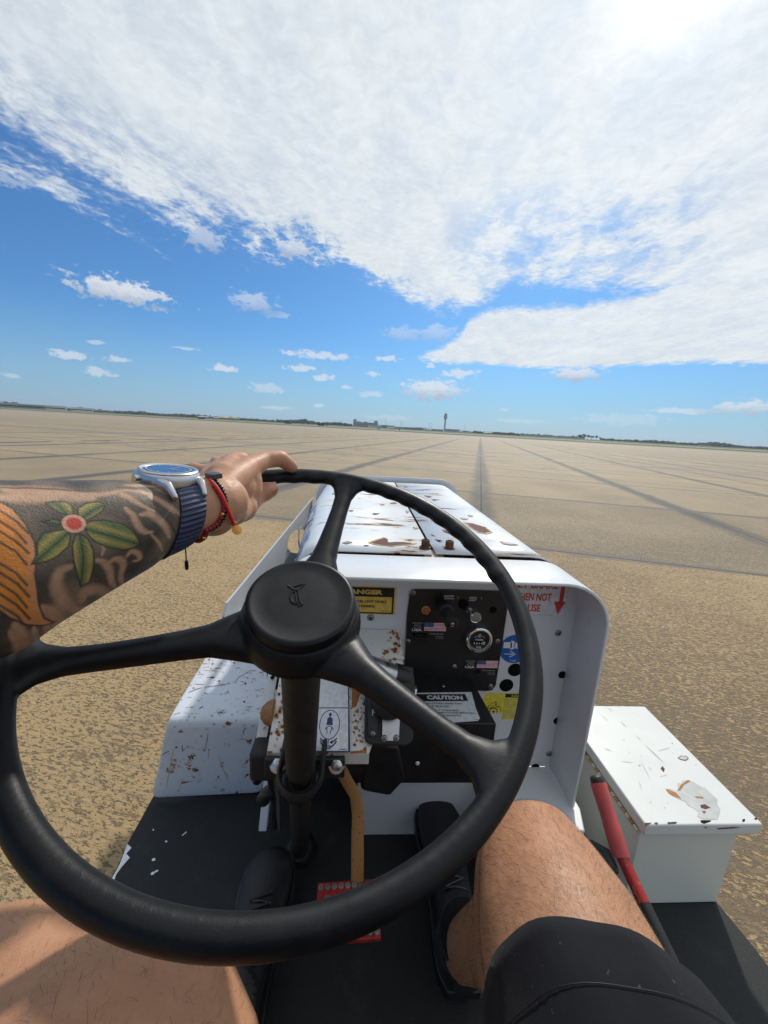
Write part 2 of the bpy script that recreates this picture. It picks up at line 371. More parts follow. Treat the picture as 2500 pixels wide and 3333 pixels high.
# tining: thin grooves
tin = n.noise(n.comb(n.m('MULTIPLY', xj, 1.2), n.m('MULTIPLY', yj, 75), 0.0), 1.0, 2)
c = n.mix(n.m('MULTIPLY', n.step(tin, .52, .68), n.step(dist_, 2, 9, .32, 0)), c, (.20, .16, .12))
# dark bands over the joints
bw = n.noise(PJ, 1.3, 4, .6)
wide = n.step(n.noise(n.comb(rowid, 0.0, 0.0), 3.7, 0), .3, .6, .55, 1.0)
bandx = n.m('MULTIPLY', n.step(n.m('SUBTRACT', jx, n.m('MULTIPLY', bw, .34)), .20, -.08), n.m('MULTIPLY', wide, .95))
bandx = n.m('MULTIPLY', bandx, n.step(n.noise(PJ, .5, 3), .25, .55, .55, 1))
c = n.mix(n.m('MULTIPLY', bandx, n.step(dist_, 90, 260, 1, .6)), c, (.105, .098, .088))
first = n.step(n.m('ABSOLUTE', n.m('SUBTRACT', n.m('ROUND', qy), 0.0)), .4, .6, .95, .9)
wy = n.m('MULTIPLY', n.m('SUBTRACT', bw, .28), n.step(first, .42, .95, .16, .52))
bandy = n.m('MULTIPLY', n.step(n.m('SUBTRACT', jy, wy), .07, -.04), n.m('MULTIPLY', first, .8))
bandy = n.m('MULTIPLY', bandy, n.m('GREATER_THAN', qy, -.5))
lx = n.step(jx, .016, .008)
dg = n.m('ADD', n.m('MULTIPLY', xj, .30), n.m('MULTIPLY', yj, .954)); dg2 = n.m('ABSOLUTE', n.m('SUBTRACT', n.m('DIVIDE', dg, 17.0), n.m('ROUND', n.m('DIVIDE', dg, 17.0))))
c = n.mix(n.m('MULTIPLY', n.step(n.m('ADD', dg2, n.m('MULTIPLY', bw, .01)), .022, .008), n.step(dist_, 12, 18, 0, .5)), c, (.15, .135, .115))
ly = n.step(jy, n.m('ADD', .014, n.m('MULTIPLY', dist_, .0028)), .007)
c = n.mix(bandy, c, (.18, .16, .135)); ly = n.m('MULTIPLY', ly, n.m('GREATER_THAN', qy, -.5))
c = n.mix(n.m('MULTIPLY', n.m('MAXIMUM', lx, n.m('MULTIPLY', ly, .9)), .92), c, (.05, .045, .04))
# long stains across the far apron
far = n.noise(n.comb(n.m('MULTIPLY', xj, .02), n.m('MULTIPLY', yj, .30), 0.0), 1.0, 5, .6)
c = n.mix(n.m('MULTIPLY', n.step(far, .45, .64), n.step(dist_, 8, 30, 0, .62)), c, (.20, .175, .145))
cr = n.m('ABSOLUTE', n.m('SUBTRACT', n.noise(n.comb(n.m('MULTIPLY', X, .10), n.m('MULTIPLY', Y, .10), 7.0), 1.0, 6, .62), .5))
c = n.mix(n.m('MULTIPLY', n.step(cr, .012, .002), n.step(dist_, 10, 22, 0, .45)), c, (.12, .105, .085))
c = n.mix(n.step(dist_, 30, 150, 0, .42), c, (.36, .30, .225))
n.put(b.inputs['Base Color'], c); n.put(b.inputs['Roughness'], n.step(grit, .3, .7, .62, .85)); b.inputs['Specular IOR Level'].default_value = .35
hh = n.m('SUBTRACT', n.m('ADD', n.m('MULTIPLY', fine, .8), n.m('MULTIPLY', grit, .45)), n.m('ADD', n.m('MULTIPLY', k, .5), n.m('MULTIPLY', lx, 1.0)))
bump(n, b, hh, 1.0, .008)

m_grass = simple('mown_grass', (.075, .095, .028), .9, var=.35, vs_=.05)
g = MB(0).grid([[(x*12000, y*12000, -.004) for x in (-1, 1)] for y in (-1, 1)]).build('ground', m_grass, smooth=False); tag(g, kind='structure')
def J(xj_, yj_, z=0): return (xj_*math.cos(A0)+yj_*math.sin(A0), -xj_*math.sin(A0)+yj_*math.cos(A0), z)
ap = MB(0)
ap.add([J(-420, -90), J(420, -90), J(420, 172), J(-420, 186)], [(0, 1, 2, 3)])
tag(ap.build('apron', m_gr, smooth=False), kind='structure')
m_tx = simple('far_concrete', (.42, .41, .39), .8, vs_=.05)
tx = MB(0); tx.add([J(-1500, 330, 0), J(1500, 300, 0), J(1500, 352, 0), J(-1500, 380, 0)], [(0, 1, 2, 3)])
tag(tx.build('taxiway', m_tx, smooth=False), kind='structure')
m_red = simple('faded_red_marking', (.34, .17, .10), .8, var=.3, vs_=5)
ln = MB(0)
for x in (11.08, 11.36): ln.add([J(x, 4, .004), J(x+.07, 4, .004), J(x+.07, 150, .004), J(x, 150, .004)], [(0, 1, 2, 3)])
tag(ln.build('taxi_line', m_red, smooth=False), kind='structure')
m_dk = simple('black_marking', (.03, .03, .032), .8, var=.3, vs_=5)
ln = MB(0); y = 8
while y < 150:
    ln.add([J(-19.2, y, .004), J(-18.95, y, .004), J(-18.95-.2*(y-8)/40, y+2.2, .004), J(-19.2-.2*(y-8)/40, y+2.2, .004)], [(0, 1, 2, 3)]); y += 3.6
tag(ln.build('dashed_line', m_dk, smooth=False), kind='structure')
gp = MB(0); gp.add([J(-5.4, 26.2, .004), J(1.2, 25.8, .004), J(1.2, 26.9, .004), J(-5.4, 27.3, .004)], [(0, 1, 2, 3)])
tag(gp.build('concrete_patch', simple('grey_patch', (.22, .21, .19), .8, var=.3, vs_=3), smooth=False), kind='structure')

# ------------------------------------------------------------------ lettering
def text_mesh(s, size=1.0, bold=0.0, spacing=1.0):
    cu = bpy.data.curves.new('t', 'FONT'); cu.body = s; cu.size = size; cu.offset = bold; cu.space_character = spacing
    cu.resolution_u = 3
    ob = bpy.data.objects.new('t', cu); COL.objects.link(ob)
    bpy.context.view_layer.update()
    me = bpy.data.meshes.new_from_object(ob.evaluated_get(bpy.context.evaluated_depsgraph_get()))
    V = [tuple(v.co) for v in me.vertices]; F = [tuple(p.vertices) for p in me.polygons]
    bpy.data.objects.remove(ob); bpy.data.curves.remove(cu); bpy.data.meshes.remove(me)
    return V, F
class Plane:
    """a flat (or bent) drawing surface: a along u, b along v, metres"""
    def __init__(s, o, u, v, fn=None):
        s.o = np.array(o, float); s.u = np.array(u, float); s.v = np.array(v, float)
        s.u /= np.linalg.norm(s.u); s.v /= np.linalg.norm(s.v); s.n = np.cross(s.u, s.v); s.fn = fn
    def P(s, a, b, h=0):
        return s.fn(a, b, h) if s.fn else s.o+s.u*a+s.v*b+s.n*h
    def px(s, x, y):
        """photograph pixel -> (a,b) on this plane"""
        d = ray(x, y); t = np.dot(s.o, s.n)/np.dot(d, s.n); q = d*t-s.o; return (float(q@s.u), float(q@s.v))
class Art:
    def __init__(s, pl, h=.0006): s.pl = pl; s.mb = MB(); s.h = h
    def poly(s, pts, mi, lift=0):
        s.mb.add([s.pl.P(a, b, s.h+lift) for a, b in pts], [tuple(range(len(pts)))], mi); return s
    def rect(s, a0, b0, a1, b1, mi, lift=0): return s.poly([(a0, b0), (a1, b0), (a1, b1), (a0, b1)], mi, lift)
    def disc(s, a, b, r, mi, lift=0, seg=32, rb=None):
        return s.poly([(a+r*math.cos(2*math.pi*i/seg), b+(rb or r)*math.sin(2*math.pi*i/seg)) for i in range(seg)], mi, lift)
    def ring(s, a, b, r, w_, mi, lift=0, seg=40, rb=None, t0=0, t1=2*math.pi):
        rb = rb or r; V = []; F = []
        for i in range(seg+1):
            t = t0+(t1-t0)*i/seg
            V += [s.pl.P(a+(r+w_/2)*math.cos(t), b+(rb+w_/2)*math.sin(t), s.h+lift), s.pl.P(a+(r-w_/2)*math.cos(t), b+(rb-w_/2)*math.sin(t), s.h+lift)]
            if i: F.append((2*i-2, 2*i, 2*i+1, 2*i-1))
        s.mb.add(V, F, mi); return s
    def line(s, pts, w_, mi, lift=0):
        for (a0, b0), (a1, b1) in zip(pts, pts[1:]):
            L = math.hypot(a1-a0, b1-b0) or 1; nx, ny = -(b1-b0)/L*w_/2, (a1-a0)/L*w_/2
            s.poly([(a0+nx, b0+ny), (a0-nx, b0-ny), (a1-nx, b1-ny), (a1+nx, b1+ny)], mi, lift)
        return s
    def text(s, t, a0, b0, wd, ht, mi, lift=.0003, bold=.02, align='fit', rot=0):
        """text fitted to a box with lower left (a0,b0)"""
        V, F = text_mesh(t, 1.0, bold)
        if not V: return s
        x0 = min(v[0] for v in V); x1 = max(v[0] for v in V); y0 = min(v[1] for v in V); y1 = max(v[1] for v in V)
        out = []
        for v in V:
            x = (v[0]-x0)/(x1-x0)*wd; y = (v[1]-y0)/(y1-y0)*ht
            if rot: x, y = x*math.cos(rot)-y*math.sin(rot), x*math.sin(rot)+y*math.cos(rot)
            out.append(s.pl.P(a0+x, b0+y, s.h+lift))
        s.mb.add(out, F, mi); return s
    def build(s, name, mats, parent): return s.mb.build(name, mats, parent, smooth=False)

# ------------------------------------------------------------------ tug materials
W = (.70, .725, .76)
m_hood = paint('chipped_white_hood', (.68, .70, .72), chip=.008, st=(.8, 2.4, 1), sc_=7.0, seam_=1, rough=.3, dots=.14, dsc=26)
m_cowl = paint('white_enamel', (.68, .70, .73), chip=0.0, dots=.10, dsc=14, rough=.28)
m_face = paint('white_dash_paint', (.66, .67, .71), chip=0, dots=0, rough=.42)
m_fend = paint('chipped_pale_fender', (.62, .66, .72), chip=.012, st=(1.0, 2.6, 1.2), sc_=40, dots=.20, dsc=45, rough=.4, stain=.15)
m_brk = paint('rusty_white_bracket', (.72, .72, .70), chip=0, dots=.85, dsc=95, rough=.5, stain=.2)
m_box = paint('scratched_white_box', (.66, .68, .665), chip=0, dots=.06, dsc=16, scratch=.018, rough=.33)
m_boxs = paint('plain_white_box_side', (.66, .67, .61), chip=0, dots=.05, dsc=20, rough=.45)
m_rust = simple('rusty_steel', (.115, .045, .022), .85, var=.5, vs_=60, bmp=.5)
m_rustl = paint('rusted_cream_bar', (.40, .205, .065), chip=0, dots=.5, dsc=170, rough=.6, stain=.4)
m_blk = simple('black_powder_coat', (.012, .012, .014), .38, var=.25, bmp=.12, bscale=500)
m_blkm = simple('matt_black_metal', (.016, .016, .017), .6, var=.3, bmp=.15, bscale=400)
m_col = simple('brown_black_column', (.018, .0165, .015), .62, var=.3, vs_=60, bmp=.2, bscale=350)
m_tread, n, b = mat('black_grip_floor')
P = n.new('ShaderNodeTexCoord').outputs['Object']
t = n.noise(P, 420, 3, .7)
n.put(b.inputs['Base Color'], n.mix(n.m('ADD', n.step(n.noise(P, 14, 5, .7), .5, .8, 0, .5), n.step(n.noise(P, 160, 3, .8), .58, .7, 0, .5)), (.010, .011, .012), (.045, .042, .038))); b.inputs['Roughness'].default_value = .7
bump(n, b, t, .7, .0015)
m_steel = simple('zinc_steel', (.55, .56, .57), .32, metal=1, var=.2, vs_=80)
m_chrome = simple('chrome', (.80, .80, .80), .08, metal=1, var=.05)
m_screw = simple('dull_screw', (.30, .30, .29), .45, metal=.9, var=.3, vs_=200)
m_dark = flat('dark_hole', (.006, .006, .006), .8, .1)
m_yel = flat('sticker_yellow', (.72, .50, .10), .45)
m_ylw = flat('bright_sticker_yellow', (.75, .62, .06), .45)
m_inkb = flat('ink_black', (.012, .012, .014), .5)
m_wht = flat('print_white', (.74, .75, .78), .45)
m_gry = flat('print_grey', (.32, .33, .34), .5)
m_redi = flat('print_red', (.60, .055, .05), .5)
m_navy = flat('print_navy', (.035, .045, .16), .5)
m_blue = flat('print_blue', (.02, .11, .42), .4)
m_flred = flat('flag_red', (.50, .03, .08), .4)
m_ub = flat('faded_blue_letters', (.14, .27, .55), .5)
m_up = flat('faded_purple_mark', (.14, .09, .33), .5)
m_orange = simple('amber_lens', (.42, .10, .025), .3, var=.2)
m_lens = simple('pale_lens', (.25, .25, .20), .12, var=.2)
m_redp = simple('red_pedal_paint', (.36, .02, .022), .5, var=.4, vs_=90, bmp=.3)
m_rubber = simple('black_rubber', (.010, .011, .013), .42, var=.2)
# steering wheel plastic: worn satin black, fine grain
m_wheel, n, b = mat('worn_black_wheel')
P = n.new('ShaderNodeTexCoord').outputs['Object']
g1 = n.noise(P, 9, 4); g2 = n.noise(P, 900, 2, .8); g3 = n.noise(P, 60, 5, .7)
n.put(b.inputs['Base Color'], n.mix(n.step(g3, .45, .75, 0, .6), (.0055, .0062, .0082), (.015, .015, .019)))
n.put(b.inputs['Roughness'], n.step(n.m('ADD', g1, n.m('MULTIPLY', g3, .4)), .5, .9, .36, .50)); b.inputs['Specular IOR Level'].default_value = .26
bump(n, b, g2, .18, .0006)

# ------------------------------------------------------------------ the tug
GZ = -H
tug = empty('baggage_tug', (.14, 1.0, 0), label='open white airport tug with rusty chipped hood and black steering wheel, driven by the person', cat='airport tug')
YD, YF = .72, .62                     # dash face, front edge of its rim
XL, XR, ZT, RC = -.142, .465, -.25, .092
def rr_profile(xl, xr, zt, r, zb, seg=9, rl=None):
    rl = rl or r; L = [(xl, zb)]
    L += [(xl+rl-rl*math.cos(t), zt-rl+rl*math.sin(t)) for t in np.linspace(0, math.pi/2, seg)]
    L += [(xr-r+r*math.sin(t), zt-r+r*math.cos(t)) for t in np.linspace(0, math.pi/2, seg)]
    return L+[(xr, zb)]
def shell(name, prof, y0, y1, m_, parent, ny=2, thick=.004, bev=0, split=None):
    g = [[(x, y, z) for x, z in prof] for y in np.linspace(y0, y1, ny)]
    return MB().grid(g).build(name, m_, parent, solid=thick, bevel=bev)
ZL = -.742
# cowl: the rim that runs round the dash face
pr = rr_profile(XL, XR, ZT-.002, RC, ZL, rl=.07); pr[0] = (XL, -.385)
cowl = shell('cowl', pr, YF, .742, m_cowl, tug, thick=.006, bev=.0018)
# rolled front lip
lip = []
for x, z in pr: lip.append((x, z))
d_in = []
cx_, cz_ = (XL+XR)/2, -.5
# dash face
pd = rr_profile(XL+.004, XR-.004, ZT-.008, RC-.004, ZL, rl=.066)
pd = [(XL+.004, -.40)]+pd[1:]+[(.0, ZL), (.0, -.40)]
DP = Plane((0, YD, -.30), (1, 0, 0), (0, 0, 1))     # drawing plane of the dash; n points to the driver
face = MB().prism([(x, z+.30) for x, z in pd], (0, YD, -.30), (1, 0, 0), (0, 0, 1), (0, 1, 0), .003).build('dash_face', m_face, tug, smooth=False)
# hood: two lids over the engine
HX0, HX1, HR = -.185, .452, .088
seam = .1575
full = rr_profile(HX0, HX1, ZT, HR, -.56)
def lid(name, cond_left, x_end):
    pts = [(x, z) for x, z in full if (x < seam) == cond_left]
    if cond_left: pts = pts+[(x_end, ZT)]
    else: pts = [(x_end, ZT)]+pts
    # wavy edge at the rear
    G = []
    for y in np.linspace(.752, 1.80, 14):
        dxy = .047*(1-min(1, max(0, (y-.75)/.60)))
        G.append([(x+(dxy*(-.02-x)/(-.02-HX0) if x < -.02 else 0), y+(.004 if cond_left else 0.0), z+(.0035 if not cond_left and y < .77 else 0.0)) for x, z in pts])
    o = MB().grid(G).build(name, m_hood, tug, solid=.003)
    return o
lid('hood', True, seam-.0035); h2 = lid('hood', False, seam+.0035)
# dark frame under the lids, seen in the gaps
MB().box(HX0+.10, HX1-.10, .744, 1.80, ZT-.022, ZT-.012).build('hood_frame', m_rust, tug, smooth=False)
MB().box(seam-.02, seam+.02, .745, .80, ZT-.0115, ZT-.006).build('hood_bracket', paint('cream_bracket', (.55, .47, .30), dots=.5, dsc=90), tug, smooth=False)
for px in ((1384, 1782), (1462, 1786)):
    p = onZ(px[0], px[1], ZT+.002)
    k = MB().lathe([(.0045, .013), (.0045, .018), (.0062, .0195), (.0085, .0185), (.009, .016), (.009, .003), (.0125, .0028), (.013, 0)], (p[0], p[1], ZT+.001), (0, 0, 1), 24)
    k.build('hood_bolt', m_rust, tug)
# front plate standing proud of the hood
po = rr_profile(HX0-.03, HX1+.03, ZT+.022, HR+.025, -.75); pi_ = rr_profile(HX0+.01, HX1-.01, ZT-.02, HR-.01, -.75)
mb = MB(); n_ = len(po)
mb.add([(x, 1.84, z) for x, z in po]+[(x, 1.84, z) for x, z in pi_], [(i, i+1, n_+i+1, n_+i) for i in range(n_-1)])
mb.build('front_plate', m_face, tug, solid=.006, bevel=.001)
MB().prism([(x, z) for x, z in rr_profile(HX0, HX1, ZT-.012, HR, -1.0)], (0, 1.86, 0), (1, 0, 0), (0, 0, 1), (0, 1, 0), .02).build('grille', m_cowl, tug)
# side guard plate on the left, with its hand hole and the latch loop behind
XP = -.232
yz = lambda p: (lambda q: (q[1], q[2]))(onX(p[0], p[1], XP))
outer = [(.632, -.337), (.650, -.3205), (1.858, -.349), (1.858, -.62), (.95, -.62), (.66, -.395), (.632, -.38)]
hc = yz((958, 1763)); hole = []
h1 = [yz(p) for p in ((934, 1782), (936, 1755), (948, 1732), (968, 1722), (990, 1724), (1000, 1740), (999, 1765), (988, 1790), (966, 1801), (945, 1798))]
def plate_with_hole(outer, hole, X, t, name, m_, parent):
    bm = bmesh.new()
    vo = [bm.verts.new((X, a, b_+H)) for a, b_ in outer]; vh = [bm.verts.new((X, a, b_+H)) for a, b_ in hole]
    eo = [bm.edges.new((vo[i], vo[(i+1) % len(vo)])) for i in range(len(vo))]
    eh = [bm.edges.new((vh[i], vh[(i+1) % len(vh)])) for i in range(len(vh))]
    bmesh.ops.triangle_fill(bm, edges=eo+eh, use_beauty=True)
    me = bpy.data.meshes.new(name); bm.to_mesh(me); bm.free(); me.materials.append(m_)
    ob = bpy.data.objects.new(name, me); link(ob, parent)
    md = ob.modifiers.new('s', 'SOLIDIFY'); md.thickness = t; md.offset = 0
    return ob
plate_with_hole(outer, h1, XP, .004, 'side_plate', paint('grey_plate', (.44, .46, .48), chip=.0, dots=.10, dsc=20, rough=.45), tug)  # base tone set greyer than the white body panels
lp = [onX(*p, XP+.03) for p in ((1008, 1688), (985, 1712), (973, 1722), (972, 1760), (975, 1782), (984, 1792), (979, 1808), (960, 1822))]
MB().tube(lp, .0028, 8).build('latch_loop', m_chrome, tug)
MB().box(XP+.003, XL-.001, .70, .735, -.395, -.375).build('plate_bracket', m_cowl, tug, smooth=False)
# lettering on the left shoulder of the hood
def shoulder(a, b_, h):
    t = .35+b_/HR; r = HR+h+.0015
    Y_ = 1.37-a; x_ = HX0+HR-r*math.cos(t); dxy = .047*(1-min(1, max(0, (Y_-.75)/.60)))
    return np.array([x_+(dxy*(-.02-x_)/(-.02-HX0) if x_ < -.02 else 0), Y_, ZT-HR+r*math.sin(t)])
SP = Plane((0, 0, 0), (0, -1, 0), (0, 0, 1), shoulder)
ar = Art(SP, .0012)
x = 0
for ch, wd in zip('UNITED', (.060, .064, .018, .056, .050, .058)):
    V, F = text_mesh(ch, 1.0, -.012)
    x0 = min(v[0] for v in V); x1 = max(v[0] for v in V); y0 = min(v[1] for v in V); y1 = max(v[1] for v in V)
    ar.mb.add([SP.P(x+(v[0]-x0)/(x1-x0)*wd, (v[1]-y0)/(y1-y0)*.052, .0012) for v in V], F, 0); x += wd+.016
for i in range(4): ar.rect(x+.012+i*.018, .0, x+.022+i*.018, .052, 0)
for i in range(5): ar.rect(x+.006, .004+i*.0105, x+.09, .009+i*.0105, 0, .0003)
for i in range(6): ar.rect(x+.10+i*.016, -.004, x+.110+i*.016, .040-i*.004, 1)
ar.build('lettering', [m_ub, m_up], tug)

# instrument panel ---------------------------------------------------
def PX(x, y): return DP.px(x, y)
pts = [PX(*p) for p in ((1352, 1916), (1468, 1917), (1642, 1922), (1652, 1934), (1648, 1990), (1634, 2090), (1612, 2228), (1600, 2243), (1580, 2246), (1324, 2232), (1312, 2218), (1320, 2110), (1324, 2000), (1334, 1930), (1340, 1920))]
panel = MB().prism(pts, DP.P(0, 0, 0), DP.u, DP.v, DP.n, .004).build('instrument_panel', m_blk, tug, smooth=False, bevel=.0008)
PP = Plane(DP.P(0, 0, .0045), (1, 0, 0), (0, 0, 1))
def on_panel(px, py): a, b_ = PP.px(px, py); return PP.P(a, b_)
def screw(px, py, pl, parent, r=.0058, name='screw'):
    a, b_ = pl.px(px, py); o = pl.P(a, b_)
    k = MB().lathe([(r*.05, r*.42), (r*.6, r*.38), (r*.95, r*.15), (r, 0)], o, pl.n, 16)
    k.box(-r*.6, r*.6, -r*.08, r*.08, 0, r*.46, 1, Matrix.Translation(o) @ pl.n_m() @ Matrix.Rotation(.6, 4, 'Z'))
    k.box(-r*.6, r*.6, -r*.08, r*.08, 0, r*.46, 1, Matrix.Translation(o) @ pl.n_m() @ Matrix.Rotation(.6+math.pi/2, 4, 'Z'))
    return k.build(name, [m_screw, m_dark], parent)
def n_m(s):
    M = Matrix.Identity(4)
    for i, c_ in enumerate((s.u, s.v, s.n)):
        for j in range(3): M[j][i] = c_[j]
    return M
Plane.n_m = n_m
for p in ((1345, 1930), (1328, 2088), (1479, 2170), (1620, 2087), (1597, 2234)): screw(*p, PP, panel)
for p in ((1207, 2010), (1817, 2060), (1787, 2453)): screw(*p, DP, tug, .0075)
def hole_disc(px, py, r, pl, parent, name='hole'):
    a, b_ = pl.px(px, py)
    MB().lathe([(r, .0006), (r*.97, .0007)], pl.P(a, b_), pl.n, 24).build(name, m_dark, parent, smooth=False)
hole_disc(1605, 1985, .0074, PP, panel)
for p, r in (((1830, 2196), .009), ((1813, 2346), .0085), ((1676, 2180), .0155), ((1648, 2230), .0155), ((1742, 2497), .010)): hole_disc(*p, r, DP, tug)
# amber indicator, pale lens
o = on_panel(1386, 1985)
MB().lathe([(.0086, 0), (.0088, .003), (.0078, .0035)], o, PP.n, 24, 0).lathe([(.0076, 0), (.007, .008), (.0045, .0098), (.001, .0102)], o, PP.n, 24, 1).build('amber_indicator', [m_yel, m_orange], panel)
# master switch: boot, barrel, lever with slotted end
o = on_panel(1445, 1968); n_ = PP.n
ax = (zc(1472, 2017, .665)-zc(1448, 1968, .745)); ax = n_*1.0+np.array([.0, 0, -.03])
sw = MB().lathe([(.0115, 0), (.0115, .012), (.0150, .016), (.0155, .028), (.0105, .031), (.0105, .050), (.0130, .052), (.0135, .070), (.010, .075), (.008, .075), (.008, .073), (.0040, .074)], o, ax, 28)
e_ = o+ax/np.linalg.norm(ax)*.075
sw.lathe([(.0045, 0), (.0045, .003), (.001, .0035)], e_, ax, 16, 1); sw.box(-.005, .005, -.0008, .0008, 0, .0042, 2, Matrix.Translation(e_) @ PP.n_m())
sw.build('master_switch', [m_blkm, m_steel, m_dark], panel)
# head light toggle
o = on_panel(1508, 1966)
tg = MB().lathe([(.0102, 0), (.0102, .001), (.0098, .0012)], o, PP.n, 28, 2)
o2 = on_panel(1522, 1978)
tg.lathe([(.0070, 0), (.0070, .008), (.0055, .0085)], o2+PP.n*.002, PP.n+np.array([.15, 0, -.25]), 6, 1).lathe([(.0035, 0), (.0048, .013), (.0048, .017), (.002, .019)], o2+PP.n*.010, PP.n+np.array([.15, 0, -.3]), 16, 1)
tg.build('headlight_switch', [m_blkm, m_steel, m_dark], panel)
o = on_panel(1545, 2003)
MB().lathe([(.0122, 0), (.0122, .008), (.0114, .0092), (.0104, .0085)], o, PP.n, 32, 0).lathe([(.0104, .0), (.0104, .0088), (.007, .010), (.001, .0106)], o, PP.n, 32, 1).build('charge_light', [m_chrome, m_lens], panel)
# hour meter
o = on_panel(1555, 2074); mr = .0240
MB().lathe([(mr+.005, 0), (mr+.005, .003), (mr+.0045, .008), (mr+.003, .0125), (mr, .014), (mr-.003, .0135), (mr-.0045, .010)], o, PP.n, 48, 0).lathe([(mr-.0042, 0), (mr-.0042, .0102), (mr-.006, .0103)], o, PP.n, 48, 1).build('hour_meter', [m_chrome, m_inkb], panel)
HP = Plane(o+PP.n*.0105, (1, 0, 0), (0, 0, 1)); a = Art(HP, .0004)
a.ring(0, -.005, .0145, .0006, 0, 0, 24, None, .75, math.pi-.75)
a.text('HOURS', -.0080, -.0012, .016, .0038, 0); a.rect(-.013, -.0105, .013, -.0035, 3)
for i, ch in enumerate('13449'): a.text(ch, -.0105+i*.0048, -.0095, .0019 if ch == '1' else .0028, .0042, 1 if i == 4 else 0, .0006)
a.rect(.0080, -.0100, .0125, -.004, 0, .0003)
a.text('TUG', -.0055, -.0185, .011, .0035, 0); a.text('quartz', -.005, -.0150, .010, .002, 2)
a.line([(-.0025, .012), (.0025, .013), (-.0018, .006), (.0025, .006)], .0008, 0)
a.line([(-.0025, .012), (.0018, .006), (-.0025, .006)], .0008, 0)
a.build('meter_dial', [m_wht, m_inkb, m_gry, m_dark], panel)
# panel captions
def cap(t, x0, y0, x1, y1, mi=0, bold=.01):
    a = Art(PP, .0004)
    (a0, b1), (a1, b0) = PP.px(x0, y0), PP.px(x1, y1); a.text(t, a0, b0, a1-a0, b1-b0, mi, bold=bold); a.build('switch_caption', [m_wht, m_gry], panel)
cap('MASTER', 1446, 1937, 1478, 1943); cap('SWITCH', 1446, 1945, 1476, 1951); cap('HEAD', 1529, 1942, 1551, 1948); cap('LIGHT', 1528, 1950, 1550, 1956)
cap('T414', 1488, 1940, 1492, 1950, 1); cap('T402', 1565, 1942, 1568, 1953, 1)

def made_in(px0, py0, px1, py1, full):
    """small black sticker with the flag and the maker's name"""
    (a0, b1), (a1, b0) = PP.px(px0, py0), PP.px(px1, py1); w_, h_ = a1-a0, b1-b0
    a = Art(PP, .0005); a.rect(a0, b0, a1, b1, 0)
    fx0, fx1, fy0, fy1 = a0+w_*.38, a0+w_*.985, b0+h_*.47, b0+h_*.97; sh = (fy1-fy0)/13
    for i in range(13): a.rect(fx0, fy0+i*sh, fx1, fy0+(i+1)*sh, 2 if i % 2 == 0 else 1, .0002)
    a.rect(fx0, fy0+6*sh, fx0+(fx1-fx0)*.42, fy1, 3, .0004)
    for r_ in range(5):
        for q in range(6 if r_ % 2 == 0 else 5):
            a.disc(fx0+(fx1-fx0)*(.03+.068*q+(.034 if r_ % 2 else 0)), fy0+sh*(6.7+1.35*r_), sh*.28, 1, .0006, 6)
    for i, t in enumerate(('PROUDLY', 'MADE', 'IN THE')):
        q = (.30, .18, .22)[i]; a.text(t, a0+w_*(.20-q/2), b0+h_*(.88-.125*i), w_*q, h_*.075, 4)
    a.text('USA', a0+w_*.05, b0+h_*.46, w_*.27, h_*.14, 1)
    # block letters with the long bar of the T over the others
    x, y, lw = a0+w_*.05, b0+h_*.12, h_*.045
    W_ = w_*.44; t_ = h_*.24
    if full:
        a.rect(x, y+t_-lw, x+W_, y+t_, 1); a.rect(x+W_*.13, y, x+W_*.20, y+t_, 1)
        a.line([(x+W_*.38, y+t_*.7), (x+W_*.38, y), (x+W_*.62, y), (x+W_*.62, y+t_*.72)], lw, 1)
    else:
        a.rect(x+W_*.60, y+t_-lw, x+W_, y+t_, 1)
    a.line([(x+W_*.97, y+t_*.62), (x+W_*.74, y+t_*.62), (x+W_*.74, y), (x+W_*.97, y), (x+W_*.97, y+t_*.36), (x+W_*.86, y+t_*.36)], lw, 1)
    a.text('Technologies', a0+w_*.53, b0+h_*.27, w_*.40, h_*.10, 4); a.text('Corp.', a0+w_*.72, b0+h_*.13, w_*.22, h_*.09, 4)
    a.text('TG-3010-100', a0+w_*.72, b0+h_*.05, w_*.22, h_*.04, 4)
    a.build('maker_sticker', [m_inkb, m_wht, m_flred, m_navy, m_gry], panel)
made_in(1337, 2022, 1450, 2082, True); made_in(1511, 2146, 1617, 2199, False)

# dash stickers -------------------------------------------------------
def stk(pl, px0, py0, px1, py1):
    (a0, b1), (a1, b0) = pl.px(px0, py0), pl.px(px1, py1); return a0, b0, a1-a0, b1-b0
x, y, w_, h_ = stk(DP, 1090, 1905, 1285, 2001)
a = Art(DP); a.rect(x, y, x+w_, y+h_, 0)
a.rect(x+w_*.03, y+h_*.03, x+w_*.97, y+h_*.97, 1, .0002)
a.rect(x+w_*.06, y+h_*.08, x+w_*.94, y+h_*.64, 0, .0004)
a.text('DANGER', x+w_*.14, y+h_*.72, w_*.64, h_*.17, 0, .0005, .05)
a.text('DO NOT FUEL UNIT WHILE', x+w_*.07, y+h_*.42, w_*.78, h_*.10, 1, .0006, .03)
a.text('ENGINE IS RUNNING', x+w_*.20, y+h_*.25, w_*.46, h_*.10, 1, .0006, .03)
a.text('ML-15', x+w_*.78, y+h_*.12, w_*.1, h_*.03, 1, .0006)
a.build('danger_sticker', [m_yel, m_inkb], tug)
x, y, w_, h_ = stk(DP, 1664, 1890, 1837, 2006)
a = Art(DP); a.rect(x, y, x+w_, y+h_, 0)
a.text('SET BRAKE', x+w_*.02+.004, y+h_*.80, w_*.76, h_*.21, 1, .0003, .03)
a.text('WHEN NOT', x+w_*.06, y+h_*.44, w_*.66, h_*.23, 1, .0003, .03)
